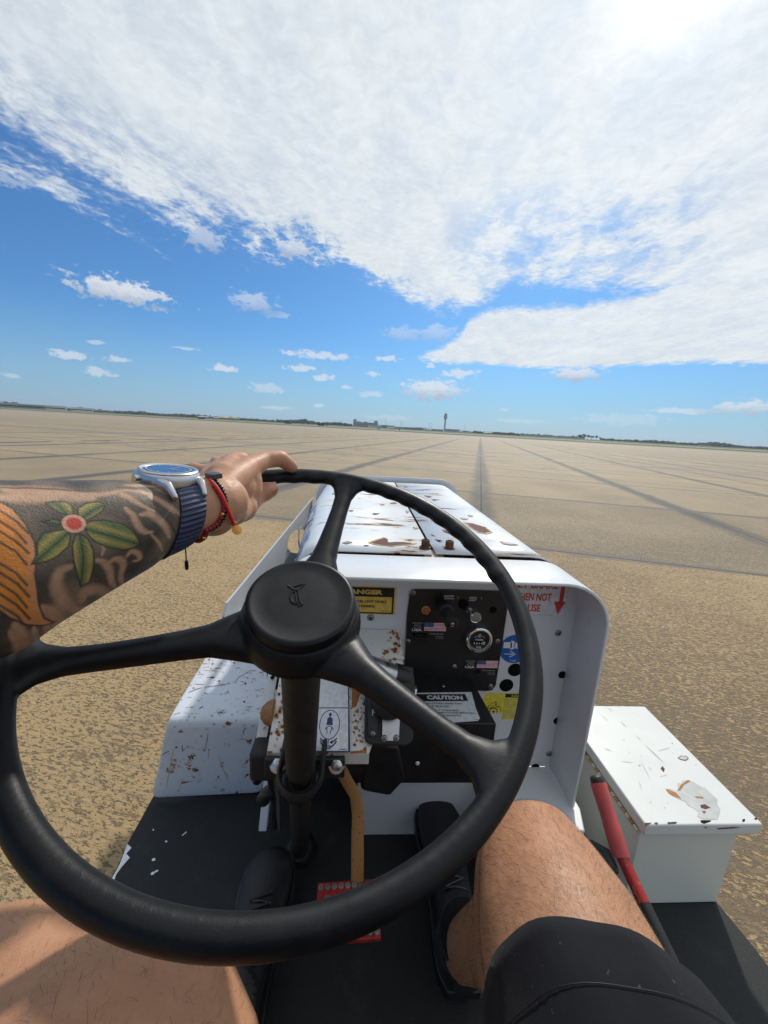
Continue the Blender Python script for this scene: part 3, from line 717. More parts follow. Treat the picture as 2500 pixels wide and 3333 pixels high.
a.text('IN USE', x+w_*.17, y+h_*.12, w_*.39, h_*.22, 1, .0003, .03)
a.rect(x+w_*.86, y+h_*.42, x+w_*.93, y+h_, 1, .0003); a.poly([(x+w_*.78, y+h_*.44), (x+w_*.98, y+h_*.44), (x+w_*.87, y+h_*.05)], 1, .0003)
a.ring(x+w_*.5, y+h_*.5, w_*.5, .0005, 2, .0002, 4) if False else None
for q in (((x+.002, y+.002), (x+w_-.002, y+.002), (x+w_-.002, y+h_)),): a.line(list(q), .0006, 2, .0002)
a.build('brake_sticker', [flat('sticker_white', (.70, .70, .74), .35), m_redi, m_gry], tug)
# blue seat belt disc
cxy = PX(1676, 2112); r_ = .0335
a = Art(DP); a.disc(*cxy, r_, 0)
cx0, cy0 = cxy
a.rect(cx0-.026, cy0+.002, cx0-.008, cy0+.016, 1, .0003); a.rect(cx0-.011, cy0-.001, cx0-.004, cy0+.019, 1, .0003)
a.line([(cx0-.004, cy0+.014), (cx0+.012, cy0+.014), (cx0+.012, cy0+.003), (cx0-.004, cy0+.003)], .0022, 1, .0003); a.rect(cx0-.002, cy0+.005, cx0+.004, cy0+.012, 1, .0003)
a.line([(cx0-.022, cy0-.012), (cx0+.002, cy0-.012)], .0018, 1, .0003); a.line([(cx0-.010, cy0-.005), (cx0+.003, cy0-.012), (cx0-.010, cy0-.019)], .0018, 1, .0003)
a.text('T-672', cx0-.008, cy0-.029, .013, .003, 1, .0003)
a.build('seat_belt_sticker', [m_blue, m_wht], tug)
# yellow hazard sticker
x, y, w_, h_ = stk(DP, 1578, 2255, 1734, 2342)
a = Art(DP, .0004); a.rect(x, y, x+w_, y+h_, 0); a.rect(x+w_*.40, y+h_*.84, x+w_*.98, y+h_*.98, 1, .0002); a.line([(x+w_*.40, y), (x+w_*.40, y+h_)], .0005, 1, .0002)
a.text('DANGER', x+w_*.52, y+h_*.865, w_*.34, h_*.085, 0, .0005)
for i, q in enumerate((.48, .52, .42, .46, 0, .50, .44, .52, .40)):
    if q: a.text(('MOVING PARTS CAN CAUSE', 'SEVERE INJURY OR DEATH', 'KEEP HANDS AND FEET', 'CLEAR OF THE ENGINE', '', 'BEFORE SERVICE STOP', 'ENGINE AND REMOVE', 'KEY AND SET THE BRAKE', 'WAIT UNTIL COOL')[i], x+w_*.42, y+h_*(.74-.085*i), w_*q, h_*.045, 2, .0003)
a.ring(x+w_*.21, y+h_*.30, h_*.13, h_*.03, 1, .0003); a.disc(x+w_*.21, y+h_*.30, h_*.04, 1, .0003)
a.line([(x+w_*.05, y+h_*.30), (x+w_*.12, y+h_*.55), (x+w_*.22, y+h_*.68), (x+w_*.25, y+h_*.50), (x+w_*.33, y+h_*.44), (x+w_*.36, y+h_*.25)], .0012, 1, .0003)
a.line([(x+w_*.05, y+h_*.46), (x+w_*.24, y+h_*.70), (x+w_*.26, y+h_*.58), (x+w_*.08, y+h_*.38)], .0009, 1, .0003)
a.line([(x+w_*.09, y+h_*.40), (x+w_*.33, y+h_*.52)], .0012, 1, .0003)
a.build('hazard_sticker', [m_ylw, m_inkb, m_gry], tug)

# black shelf box with the caution label --------------------------------
SX0, SX1 = -.03, .272
sh = MB(); pz = [(YD-.001, -.508), (.600, -.527), (.597, -.533), (.597, -.665), (YD-.001, -.665)]
# top slopes to the driver; right edge splays outward
a0_, a1_ = .108, .252
V = [(a0_, YD-.001, -.508), (a1_, YD-.001, -.514), (a1_+.018, .604, -.528), (SX0, .604, -.526), (a0_, YD-.001, -.665), (a1_, YD-.001, -.665), (a1_+.018, .604, -.662), (SX0, .604, -.662), (SX0, YD-.001, -.508), (SX0, YD-.001, -.665)]
sh.add(V, [(8, 0, 3), (0, 1, 2, 3), (3, 2, 6, 7), (1, 5, 6, 2), (9, 7, 6, 5, 4), (8, 3, 7, 9), (8, 9, 4, 5, 1, 0)])
shelf = sh.build('shelf_box', m_blk, tug, smooth=False, bevel=.0015)
u_v = np.array([1, 0, 0.]); v_v = np.array([0, YD-.604, .018]); v_v = v_v/np.linalg.norm(v_v)
CP = Plane((0, .604, -.5265), u_v, v_v); CPP = Plane(CP.P(0, 0, .001), u_v, v_v)
cs = [CPP.px(*p) for p in ((1330, 2256), (1512, 2253), (1535, 2253), (1548, 2303), (1562, 2338), (1556, 2347), (1480, 2352), (1330, 2356))]
a = Art(CPP, .0004); a.poly(cs, 0)
q0, q1 = CPP.px(1340, 2261), CPP.px(1518, 2282); a.poly([CPP.px(1336, 2260), CPP.px(1513, 2260), CPP.px(1524, 2282), CPP.px(1336, 2284)], 1, .0003)
def capt(t, x0, y0, x1, y1, mi, bold=.01):
    (a0, b1), (a1, b0) = CPP.px(x0, y0), CPP.px(x1, y1); a.text(t, a0, b0, a1-a0, b1-b0, mi, .0006, bold)
capt('CAUTION', 1388, 2264, 1508, 2279, 0, .06)
capt('OPERATORS USING THIS', 1375, 2288, 1503, 2294, 1); capt('UNIT SHALL:', 1375, 2297, 1466, 2303, 1)
capt('BE FULLY TRAINED', 1380, 2310, 1494, 2316, 1); capt('READ OPERATIONS MANUAL', 1384, 2318, 1546, 2324, 1)
capt('PRACTICE SAFETY', 1384, 2327, 1502, 2333, 1); capt('T-421', 1538, 2341, 1554, 2344, 1)
a.build('caution_label', [flat('worn_white_label', (.56, .60, .62), .4), m_inkb], tug)
screw(1443, 2232, CPP, tug, .004)
hole_disc(1359, 2484, .004, Plane((0, .603, -.6), (1, 0, 0), (0, 0, 1)), tug, 'rivet') if False else None
MB().lathe([(.0042, 0), (.003, .002), (.0005, .0025)], onY(1359, 2484, .602), (0, -1, 0), 12).build('rivet', m_wht, tug)
# black knee board hanging below the shelf and the shift lever box
MB().prism([(SX0+.001, -.66), (.268, -.66), (.262, -.735), (.06, -.735), (.03, -.76), (-.02, -.74)], (0, .700, 0), (1, 0, 0), (0, 0, 1), (0, 1, 0), .006).build('lower_board', m_blkm, tug, smooth=False)

# bracket that carries the column ---------------------------------------
BX0, BX1 = -.134, .029
bk = [(YD-.001, -.407), (.655, -.432), (.530, -.522), (.530, -.542), (.534, -.542), (.536, -.526), (.660, -.438), (YD-.001, -.414)]
def extr_x(prof, x0, x1, mi=0): return MB().prism(prof, (x0, 0, 0), (0, 1, 0), (0, 0, 1), (1, 0, 0), x1-x0, mi)
bp = MB()
G = [[(-.02, YD-.001, -.407), (.088, YD-.001, -.407)], [(-.06, .655, -.432), (.096, .655, -.432)]]
bp.grid(G); bp.add([(BX0, .655, -.432), (.096, .655, -.432), (BX1+.002, .530, -.521), (BX0, .530, -.521)], [(0, 1, 2, 3)])
bp.add([(BX0, .530, -.521), (BX1+.002, .530, -.521), (BX1+.002, .530, -.543), (BX0, .530, -.543)], [(0, 1, 2, 3)])
brk = bp.build('column_bracket', m_brk, tug, smooth=False, solid=.003, bevel=.0008, offset=1)
vv = np.array([0, .125, .089]); vv /= np.linalg.norm(vv); BPl = Plane((0, .530, -.521), (1, 0, 0), vv); BPl = Plane(BPl.P(0, 0, .0042), (1, 0, 0), vv)
a = Art(BPl, .0004)
a.poly([BPl.px(*p) for p in ((1020, 2160), (1134, 2160), (1140, 2449), (1020, 2449))], 1)
a.poly([BPl.px(*p) for p in ((1020, 2160), (1131, 2160), (1133, 2303), (1020, 2303))], 0, .0003)
a.poly([BPl.px(*p) for p in ((1020, 2306), (1133, 2306), (1133, 2444), (1020, 2444))], 0, .0003)
cA, cB = BPl.px(1073, 2358); er = BPl.px(1105, 2358)[0]-cA; eb = abs(BPl.px(1073, 2312)[1]-cB)
a.ring(cA, cB, er, .0013, 1, .0006, 40, eb)
a.disc(cA, cB+eb*.68, er*.14, 1, .0006, 16, eb*.15); a.poly([(cA-er*.32, cB-eb*.05), (cA+er*.32, cB-eb*.05), (cA+er*.26, cB+eb*.40), (cA+er*.10, cB+eb*.5), (cA-er*.10, cB+eb*.5), (cA-er*.26, cB+eb*.40)], 1, .0006)
a.ring(cA, cB-eb*.45, er*.42, .0012, 1, .0006, 16, eb*.32, .2, math.pi-.2)
a.line([(cA-er*.25, cB-eb*.22), (cA-er*.20, cB-eb*.62)], .0014, 1, .0006); a.line([(cA+er*.25, cB-eb*.22), (cA+er*.12, cB-eb*.62)], .0014, 1, .0006)
a.line([(cA, cB-eb*1.02), (cA, cB-eb*1.28)], .0014, 1, .0006)
for sg in (-1, 1):
    a.ring(cA, cB-eb*.62, er*.95, .0022, 1, .0006, 10, eb*.62, -math.pi/2+sg*.35, -math.pi/2+sg*1.05)
    a.ring(cA, cB-eb*.62, er*.95, .0022, 1, .0006, 10, eb*.93, -math.pi/2+sg*.22, -math.pi/2+sg*1.0)
    a.poly([(cA+sg*er*.12, cB-eb*1.22), (cA+sg*er*.40, cB-eb*1.05), (cA+sg*er*.42, cB-eb*1.34)], 1, .0007)
a.rect(cA-er*.22, cB-eb*1.66, cA+er*.22, cB-eb*1.40, 1, .0007); a.text('00', cA-er*.15, cB-eb*1.62, er*.30, eb*.17, 0, .0009)
(t0, t1), (t2, t3) = BPl.px(1104, 2437), BPl.px(1131, 2441); a.text('12960001', t0, t3, t2-t0, t1-t3, 1, .0006)
a.build('seat_belt_label', [m_wht, m_navy], brk)
# left slotted rail and rusty horn button beside the bracket
MB().prism([(0, 0), (.20, 0), (.20, .018), (0, .018)], (BX0-.010, .565, -.535), (0, .80, .60), (-1, 0, 0), (0, .6, -.8), .003).build('slotted_rail', m_brk, tug, smooth=False)
for p in ((887, 2205), (887, 2231), (888, 2257)):
    q = onX(*p, BX0-.018); MB().lathe([(.004, .0), (.0035, .001)], q, (0, -.35, .94), 12).build('rail_hole', m_dark, tug, smooth=False)
q = onY(868, 2320, .585)
MB().lathe([(.004, .016), (.010, .0145), (.017, .008), (.021, 0), (.021, -.006), (.016, -.008)], (-.141, q[1], q[2]), (-1, 0, 0), 24).build('horn_button', paint('rusty_brown_button', (.26, .13, .055), dots=.7, dsc=120, rough=.6), tug)
# shelf of black metal across the front of the bracket, bolts, clamp
MB().box(BX0-.002, -.008, .520, .529, -.560, -.524).build('bracket_lip', m_blkm, tug, bevel=.002)

# steering column and wheel ----------------------------------------------
HC = np.array([-0.0494, 0.3241, -0.1539]); HN = np.array([.0618, -.4186, .9061]); HN /= np.linalg.norm(HN)
WA = np.cross(HN, [1., 0, 0]); WA /= np.linalg.norm(WA); WB = np.cross(HN, WA)
def wp(t, rho, h=0): t = R(t); return HC+HN*h+(WA*math.cos(t)+WB*math.sin(t))*rho
colm = MB().cyl(HC-HN*.03, HC-HN*.385, .0215, 32).cyl(HC-HN*.385, HC-HN*.86, .0185, 32)
colm.build('steering_column', m_col, tug)
cc_ = HC-HN*.408
cl = MB(); pts_ = []
side = np.cross(HN, [0, 1., 0]); side /= np.linalg.norm(side); fw = np.cross(side, HN)
if fw[1] < 0: fw = -fw
for t in np.linspace(-10, 190, 22): pts_.append(cc_+side*.032*math.cos(R(t))-fw*.032*math.sin(R(t)))
pts_ = [pts_[0]+fw*.04]+pts_+[pts_[-1]+fw*.04]
cl.tube(pts_, .0042, 8, up=HN, flat=.015).build('column_clamp', m_blkm, tug)
MB().lathe([(.0235, 0), (.029, .002), (.029, .022), (.0235, .026)], HC-HN*.455, HN, 28).build('column_collar', m_rubber, tug)
MB().lathe([(.024, 0), (.034, -.01), (.036, -.03)], HC-HN*.83, HN, 28).build('column_boot', m_rubber, tug)
for p in ((903, 2498), (1095, 2500)):
    q = onY(*p, .517)
    MB().lathe([(.013, 0), (.013, .002), (.0125, .0025)], q+np.array([0, .006, 0]), (0, -.75, .66), 24).lathe([(.0095, .0025), (.0095, .009), (.008, .010)], q+np.array([0, .006, 0]), (0, -.75, .66), 6).build('clamp_bolt', m_steel, tug)
# wheel frame: rim + spokes + hub skirt grown into one surface
RW = .205
wb = MB(0)
rimpts = []; seg = 720
V = []; F = []; ns = 20
for i in range(seg):
    t = 360*i/seg
    tt = (t+180) % 360-180                        # -180..180
    for k in range(ns):
        ph = 2*math.pi*k/ns                       # 0 = outward, pi = inward
        r = .0091
        inward = max(0, -math.cos(ph))
        grip = 1.0 if (-78 < tt < -14) or (-5 < tt < 60) or (85 < tt < 108) else 0.0
        if grip: r += inward**3.2*(.0014+.0024*(.5-.5*math.cos(2*math.pi*tt/7.2)))
        V.append(wp(t, RW+r*math.cos(ph), r*math.sin(ph)))
for i in range(seg):
    for k in range(ns): F.append((i*ns+k, i*ns+(k+1) % ns, ((i+1) % seg)*ns+(k+1) % ns, ((i+1) % seg)*ns+k))
wb.add(V, F)
for ts in (-9, 112, 228.5):
    P_ = []; ra = []; fl = []
    for q, hh_, a_, f_ in ((.020, -.036, .034, .015), (.045, -.034, .031, .015), (.062, -.030, .0235, .014), (.080, -.027, .0175, .0125), (.100, -.024, .0150, .0115), (.13, -.019, .0132, .0105), (.155, -.014, .0125, .0095), (.175, -.009, .0132, .009), (.188, -.005, .017, .0084), (.199, -.001, .030, .0078), (.204, 0, .033, .006)):
        P_.append(wp(ts, q, hh_)); ra.append(a_*(.84 if .07 < q < .18 else .95)); fl.append(f_)
    wb.tube(P_, ra, 24, up=HN, flat=fl)
wb.lathe([(.026, -.075), (.032, -.060), (.046, -.048), (.0545, -.040), (.0565, -.030), (.0540, -.018), (.0495, -.012), (.03, -.011)], HC, HN, 64)
def remesh(mb, name, mats, parent, vox, smooth_it, dz=H, keep=None):
    """union of overlapping closed shapes as one continuous skin"""
    me = bpy.data.meshes.new(name); me.from_pydata([tuple(p) for p in mb.v], [], mb.f); me.update()
    bm = bmesh.new(); bm.from_mesh(me); bmesh.ops.recalc_face_normals(bm, faces=bm.faces); bm.to_mesh(me); bm.free()
    ob = bpy.data.objects.new(name, me); COL.objects.link(ob)
    md = ob.modifiers.new('r', 'REMESH'); md.mode = 'VOXEL'; md.voxel_size = vox; md.use_smooth_shade = True
    if smooth_it:
        md = ob.modifiers.new('s', 'SMOOTH'); md.iterations = smooth_it; md.factor = .5
    bpy.context.view_layer.update()
    nm = bpy.data.meshes.new_from_object(ob.evaluated_get(bpy.context.evaluated_depsgraph_get()))
    bpy.data.objects.remove(ob); bpy.data.meshes.remove(me)
    nm.transform(Matrix.Translation((0, 0, dz))); nm.name = name
    nm.materials.clear()
    for m_ in mats: nm.materials.append(m_)
    nm.polygons.foreach_set('use_smooth', [True]*len(nm.polygons))
    ob = bpy.data.objects.new(name, nm); link(ob, parent); return ob
wheel = remesh(wb, 'steering_wheel', [m_wheel], tug, .0014, 6)
MB().lathe([(.0475, -.014), (.0488, -.004), (.0484, -.0005), (.0466, .0012), (.044, .0016), (.0425, .0008), (.03, .0010), (.001, .0013)], HC+HN*.0, HN, 72).build('hub_cap', m_wheel, wheel)
# raised mark on the hub cap: a funnel bar over a looped stroke
HPl = Plane(HC+HN*.0012, -WB*-1 if np.dot(WB, [1, 0, 0]) > 0 else -WB, WA)
def mark(pts, r):
    MBm.tube([HPl.P(*HPl.px(600+x*.4219, 1500+y*.4219)) for x, y in pts], r, 6)
MBm = MB()
mark([(798, 962), (830, 975), (870, 965), (900, 955), (930, 950)], .0009); mark([(798, 962), (840, 990), (875, 1000), (900, 980), (930, 950)], .0009)
mark([(880, 990), (885, 1040), (892, 1080), (905, 1105), (914, 1112)], .0011); mark([(858, 1010), (830, 1015), (815, 1050), (830, 1090), (860, 1105), (880, 1090)], .0010)
mark([(858, 1010), (862, 1060), (870, 1095), (885, 1120), (914, 1112)], .0008)
MBm.build('hub_mark', m_wheel, wheel)

# selector box right of the column ------------------------------------------
sp = Plane((.105, .545, -.495), (1, 0, 0), (0, .70, .714))
def q3(px, py, h=0): a_, b_ = sp.px(px, py); return sp.P(a_, b_, h)
sel = MB(); pp = [sp.px(*p) for p in ((1192, 2160), (1345, 2170), (1352, 2240), (1345, 2405), (1338, 2420), (1322, 2428), (1205, 2424), (1190, 2412), (1186, 2400))]
selb = sel.prism(pp, sp.P(0, 0, -.02), sp.u, sp.v, sp.n, .02).build('gear_selector', m_blkm, tug, smooth=False, bevel=.0025)
MB().prism([sp.px(*p) for p in ((1197, 2250), (1236, 2250), (1228, 2396), (1196, 2396))], sp.P(0, 0, 0), sp.u, sp.v, sp.n, .003).build('gate_plate', m_blk, selb, bevel=.0008)
spl = Plane(sp.P(0, 0, .0034), sp.u, sp.v); a = Art(spl, .0004); (f0, f1), (f2, f3) = spl.px(1211, 2309), spl.px(1220, 2329); a.text('F', f0, f3, f2-f0, f1-f3, 0, .0003, .03); a.build('gear_letter', [m_wht], selb)
screw(1214, 2388, spl, selb, .0042)
MB().prism([sp.px(*p) for p in ((1245, 2320), (1302, 2322), (1298, 2412), (1243, 2412))], sp.P(0, 0, 0), sp.u, sp.v, sp.n, .002).build('lever_plate', m_steel, selb, bevel=.0006)
for p in ((1251, 2404), (1290, 2403)): screw(*p, Plane(sp.P(0, 0, .0022), sp.u, sp.v), selb, .0055)
MB().lathe([(.003, .006), (.018, .004), (.027, -.004), (.028, -.014), (.020, -.026)], q3(1263, 2290, .030), sp.n+np.array([0, -.3, .2]), 28).build('gear_knob', m_rubber, selb)
# wiper-motor like cylinder with its zinc band above
o1, o2_ = onY(1222, 2178, .60), onY(1290, 2200, .62)
MB().cyl(o1-np.array([.03, 0, -.012]), o2_, .019, 28, 0).cyl(o2_-np.array([.004, 0, -.001]), o2_+np.array([.022, 0, -.006]), .022, 28, 1).cyl(o2_+np.array([.018, -.01, -.02]), o2_+np.array([.036, -.01, -.024]), .009, 6, 0).build('selector_motor', [m_steel, m_rubber], tug)
# black cover hanging below the selector
hp = [(1198, 2420), (1300, 2432), (1322, 2540), (1310, 2550), (1270, 2594), (1195, 2580), (1172, 2572), (1178, 2520)]
pl = Plane((.05, .60, -.62), (1, 0, 0), (0, 0, 1))
MB().prism([pl.px(*p) for p in hp], pl.P(0, 0, 0), pl.u, pl.v, -pl.n, .05).build('selector_cover', m_rubber, tug, bevel=.006)

# left fender, floor, side steps ---------------------------------------------
FZ = -.93
fy = .800
G = [[(-.458, 1.30, -.700), (-.14, 1.30, -.700)], [(-.436, .86, -.697), (-.14, .86, -.688)], [(-.431, .806, -.696), (-.14, .806, -.687)], [(-.433, .796, -.706), (-.14, .796, -.700)],
     [(-.452, .798, -.78), (-.17, .80, -.78)], [(-.466, .802, -.85), (-.20, .805, -.85)], [(-.492, .800, -.926), (-.215, .815, -.926)]]
G2 = []
for row in G:
    (xa, ya, za), (xb, yb, zb) = row; G2.append([(xa+(xb-xa)*t, ya+(yb-ya)*t, za+(zb-za)*t) for t in np.linspace(0, 1, 9)])
fl_ = MB().grid(G2).build('fender', m_fend, tug, solid=.004)
fl_.modifiers.new('sub', 'SUBSURF').levels = 1; fl_.modifiers['sub'].render_levels = 2
G = [[(-.458, 1.30, -.700), (-.14, 1.30, -.700)], [(-.475, 1.88, -.70), (-.14, 1.88, -.70)]]
MB().grid(G).build('fender', m_fend, tug, smooth=False, solid=.004)
MB().box(-.425, -.2, .86, 1.88, -1.20, -.710).build('fender_side', m_cowl, tug, smooth=False)
MB().box(.30, .66, .95, 1.88, -1.20, -.95).build('fender_side', m_cowl, tug, smooth=False)
MB().box(-.12, HX1-.02, .83, 1.85, -1.15, -.40).build('engine_block', m_blkm, tug, smooth=False)
# floor with the wheel-side edges
fe = [(-.486, .80), (-.484, .70), (-.478, .66), (-.476, -.55), (.785, -.55), (.785, .50), (.775, .60), (.775, .93), (-.10, .93), (-.486, .93)]
MB().prism(fe, (0, 0, FZ-.012), (1, 0, 0), (0, 1, 0), (0, 0, 1), .012).build('floor', m_tread, tug, smooth=False)
MB().box(-.478, .78, -.55, .80, FZ-.14, FZ-.013).build('chassis', m_cowl, tug, smooth=False)
# paint worn through on the step
ch = Art(Plane((0, 0, FZ), (1, 0, 0), (0, 1, 0)), .0008)
FP = Plane((0, 0, FZ+.0006), (1, 0, 0), (0, 1, 0))
rnd = random.Random(3)
def blob(pl, px, py, rx, ry, rot=0, k=9, jit=.35):
    out = []
    for i in range(k):
        t = 2*math.pi*i/k; r = 1+rnd.uniform(-jit, jit); x, y = rx*r*math.cos(t), ry*r*math.sin(t)
        out.append(pl.px(px+x*math.cos(rot)-y*math.sin(rot), py+x*math.sin(rot)+y*math.cos(rot)))
    return out
for px, py, rx, ry, rt in ((499, 2701, 3, 3, 0), (541, 2739, 4, 3, 0), (600, 2714, 10, 2, -.7), (500, 2798, 6, 4, -.4), (510, 2836, 6, 4, -.5), (498, 2843, 7, 4, -.5)):
    ch = Art(FP, .0004); ch.poly(blob(FP, px, py, rx, ry, rt), 0); ch.build('worn_paint_spot', [m_wht], tug)
ch = Art(FP, .0004)
edge_ = [(-.4835, .700), (-.470, .692), (-.474, .68), (-.462, .672), (-.468, .655), (-.471, .64), (-.466, .62), (-.4755, .60), (-.4755, .66)]
ch.poly(edge_, 0)
ch.build('worn_paint_edge', [m_wht], tug)
# front wall of the footwell and raised ledge on the right
MB().box(.020, .330, .716, .722, FZ, -.60).build('footwell_wall', m_face, tug, smooth=False)
MB().prism([(.30, .575), (.462, .575), (.478, .62), (.478, .742), (.30, .742)], (0, 0, FZ), (1, 0, 0), (0, 1, 0), (0, 0, 1), .186).build('ledge', m_cowl, tug, bevel=.003)
MB().box(-.20, .019, .80, .806, FZ, -.55).build('tunnel_wall', m_blkm, tug, smooth=False)
# left side: white post, chrome strut, black knob on a stalk
MB().prism([(0, 0), (.018, 0), (.018, .30), (0, .30)], onZ(846, 2690, -.88), (1, 0, 0), (.05, .28, .95), (0, -1, .2), .014).build('floor_post', m_cowl, tug, bevel=.002)
MB().tube([onY(905, 2512, .53), onY(911, 2600, .565), onY(912, 2692, .62)], [.0085, .0075, .0070], 14).build('gas_strut', m_chrome, tug)
k1 = onY(845, 2535, .56)
MB().tube([onY(862, 2460, .56), onY(852, 2500, .56), onY(838, 2536, .56)], [.008, .012, .009], 12, round_end=True).build('stalk_paddle', m_rubber, tug)
MB().tube([onY(875, 2475, .565), onY(884, 2545, .575), onY(896, 2600, .59), onY(893, 2690, .62)], .007, 12).tube([onY(875, 2578, .58), onY(858, 2600, .60)], [.012, .013], 14, round_end=True).build('stalk_linkage', m_rubber, tug)
MB().box(-.165, -.125, .535, .60, -.585, -.53).build('stalk_mount', m_blkm, tug, bevel=.006)
# brake pedal
pa = [onY(1108, 2500, .60), onY(1125, 2535, .60), onY(1158, 2590, .592), onY(1166, 2650, .578), onY(1164, 2720, .562), onY(1164, 2800, .545), onY(1163, 2872, .535)]
ped = MB().tube(pa, .0118, 10, up=(0, -1, .2), flat=.0052).build('brake_pedal', m_rustl, tug, bevel=.001)
c0, c1_, c2_, c3_ = [onZ(*p, -.80) for p in ((1035, 2872), (1186, 2862), (1282, 3048), (1135, 3062))]
pu = (c1_-c0); pw = np.linalg.norm(pu); pu /= pw; pvv = (c3_-c0); pvv -= pu*np.dot(pvv, pu); ph_ = np.linalg.norm(pvv); pvv /= ph_
PPl = Plane(c3_-pu*np.dot(c3_-c0, pu), pu, -pvv)
mb = MB().prism([(0, 0), (pw*1.28, 0), (pw*1.28, ph_), (0, ph_)], PPl.P(0, 0, -.008), PPl.u, PPl.v, PPl.n, .008)
padm = mb.build('pedal_pad', m_redp, ped, bevel=.0015)
mb = MB()
for i in range(9):
    for j in range(5):
        x, y = pw*1.28*(i+.5)/9, ph_*(j+.5)/5
        if (i+j) % 2 == 0 or j in (0, 4): mb.lathe([(.0052, 0), (.0048, .0022), (.0034, .0026), (.0030, .0012)], PPl.P(x, y), PPl.n, 14, 0).lathe([(.0030, .0009), (.0028, .0011)], PPl.P(x, y), PPl.n, 14, 1)
mb.build('pedal_studs', [simple('scuffed_metal', (.30, .24, .23), .5, metal=.5, var=.3), m_dark], ped)
# accelerator under the right foot
MB().box(.175, .245, .64, .78, -.915, -.885, 0).build('accelerator_pedal', m_rubber, tug, bevel=.004)
# parking brake lever
L0, L1, L2, L3 = onX(2128, 3010, .515), onX(2090, 2930, .513), onX(2022, 2788, .507), onX(1946, 2548, .5)
MB().tube([L0+(L0-L2)*.55, L0, L0*.15+L1*.85], .0112, 16).build('lever_base', m_blkm, tug)
lev = MB().tube([L0*.2+L1*.8, L1, L2+(L3-L2)*.05], .0105, 18).build('parking_brake_lever', paint('scuffed_red', (.36, .012, .012), chip=.05, sc_=40, st=(2, 1, 1)), tug)
Lm = (L2+L3)/2
MB().tube([L2, L2+(L3-L2)*.42, L2+(L3-L2)*.47, L3], [.0152, .0150, .0140, .0150], 24).build('lever_grip', simple('faded_red_rubber', (.50, .075, .075), .6, var=.15, bmp=.2, bscale=300), lev)
dL = (L3-L2)/np.linalg.norm(L3-L2)
MB().lathe([(.0130, -.004), (.0132, .004), (.0125, .009), (.009, .0125), (.001, .0135)], L3, dL, 24).build('lever_tip', m_rubber, lev)
MB().tube([onX(1925, 2745, .545), onX(1975, 2785, .545), onX(2000, 2830, .54)], [.007, .013, .008], 12, round_end=True).build('brake_linkage', m_rubber, tug)
# seat and road wheels (below and behind the camera's view)
m_vin = simple('black_vinyl', (.015, .015, .016), .45, var=.2)
MB().box(-.26, .36, -.50, .085, -.64, -.545).build('seat', m_vin, tug, bevel=.03, bseg=4)
MB().box(-.26, .36, -.56, -.47, -.60, -.12).build('backrest', m_vin, tug, bevel=.03, bseg=4)
MB().box(-.24, .34, -.52, .05, FZ, -.641).build('seat_base', m_cowl, tug, smooth=False)
for x in (-.44, .72):
    for y in (-.25, 1.45):
        wl_ = MB().lathe([(.12, -.07), (.21, -.075), (.225, -.05), (.225, .05), (.21, .075), (.12, .07)], (x, y, GZ+.226), (1, 0, 0), 40).build('road_wheel', m_rubber, tug)
        MB().lathe([(.02, -.078), (.11, -.072), (.122, -.06), (.122, .06), (.11, .072), (.02, .078)], (x, y, GZ+.226), (1, 0, 0), 32).build('rim', m_cowl, wl_)
for y in (-.25, 1.45): MB().box(-.30, .58, y-.03, y+.03, GZ+.2, GZ+.26).build('axle', m_blkm, tug, smooth=False)

# ------------------------------------------------------------------ tool box on the right deck
tb = empty('tool_box', (.69, .72, H+FZ), label='white steel tool box with a scratched chipped lid beside the red lever', cat='tool box')
BX = (.572, .776, .572, .868)
MB().box(*BX, FZ+.001, -.716).build('body', m_boxs, tb, bevel=.002)
lx0, lx1, ly0, ly1 = .5685, .808, .561, .886
lidm = MB().box(lx0, lx1, ly0, ly1, -.738, -.713)
lid_ = lidm.build('lid', m_box, tb, bevel=.003, bseg=3)
LP = Plane((0, 0, -.713), (1, 0, 0), (0, 1, 0))
m_zn = simple('bare_zinc', (.46, .48, .47), .5, var=.15, vs_=40); m_re = simple('rust_edge', (.36, .16, .05), .8, var=.4, vs_=150)
class Multi:
    def __init__(s, pl, h, name, par): s.a = (pl, h, name, par)
    def poly(s, pts, mi, lift=0): a_ = Art(s.a[0], s.a[1]); a_.poly(pts, mi, lift); a_.build(s.a[2], [m_zn, m_re, m_rust, m_gry], s.a[3])
a = Multi(LP, .0005, 'bare_patch', lid_)
S = lambda pts: [LP.px(1800+x*.42194, 2250+y*.42194) for x, y in pts]
bare = [(870, 755), (900, 752), (955, 770), (965, 740), (960, 705), (985, 715), (1000, 690), (1040, 685), (1085, 700), (1130, 730), (1190, 760), (1230, 800), (1270, 835), (1265, 870), (1290, 910), (1285, 945), (1268, 990), (1150, 985), (1113, 965), (1125, 930), (1080, 900), (1040, 880), (1020, 850), (975, 835), (925, 810), (890, 785)]
a.poly(S(bare), 0)
a.poly(S([(868, 753), (905, 765), (950, 785), (990, 832), (925, 808), (890, 785)]), 1, .0003); a.poly(S([(960, 770), (985, 725), (1040, 685), (1060, 695), (1010, 725), (985, 765)]), 1, .0003)
a.poly(S([(1135, 880), (1170, 872), (1215, 900), (1175, 912), (1140, 900)]), 2, .0003); a.poly(S([(1150, 925), (1180, 930), (1165, 948)]), 2, .0003); a.poly(S([(1090, 812), (1150, 815), (1165, 828), (1110, 826)]), 1, .0003)
a.poly(S([(960, 515), (985, 498), (1030, 500), (1048, 520), (1025, 537), (985, 530)]), 2); a.poly(S([(968, 516), (990, 503), (1028, 505), (1040, 520), (1020, 531), (988, 526)]), 0, .0003)
a.poly(S([(830, 595), (845, 578), (862, 600), (855, 625), (838, 608)]), 2)
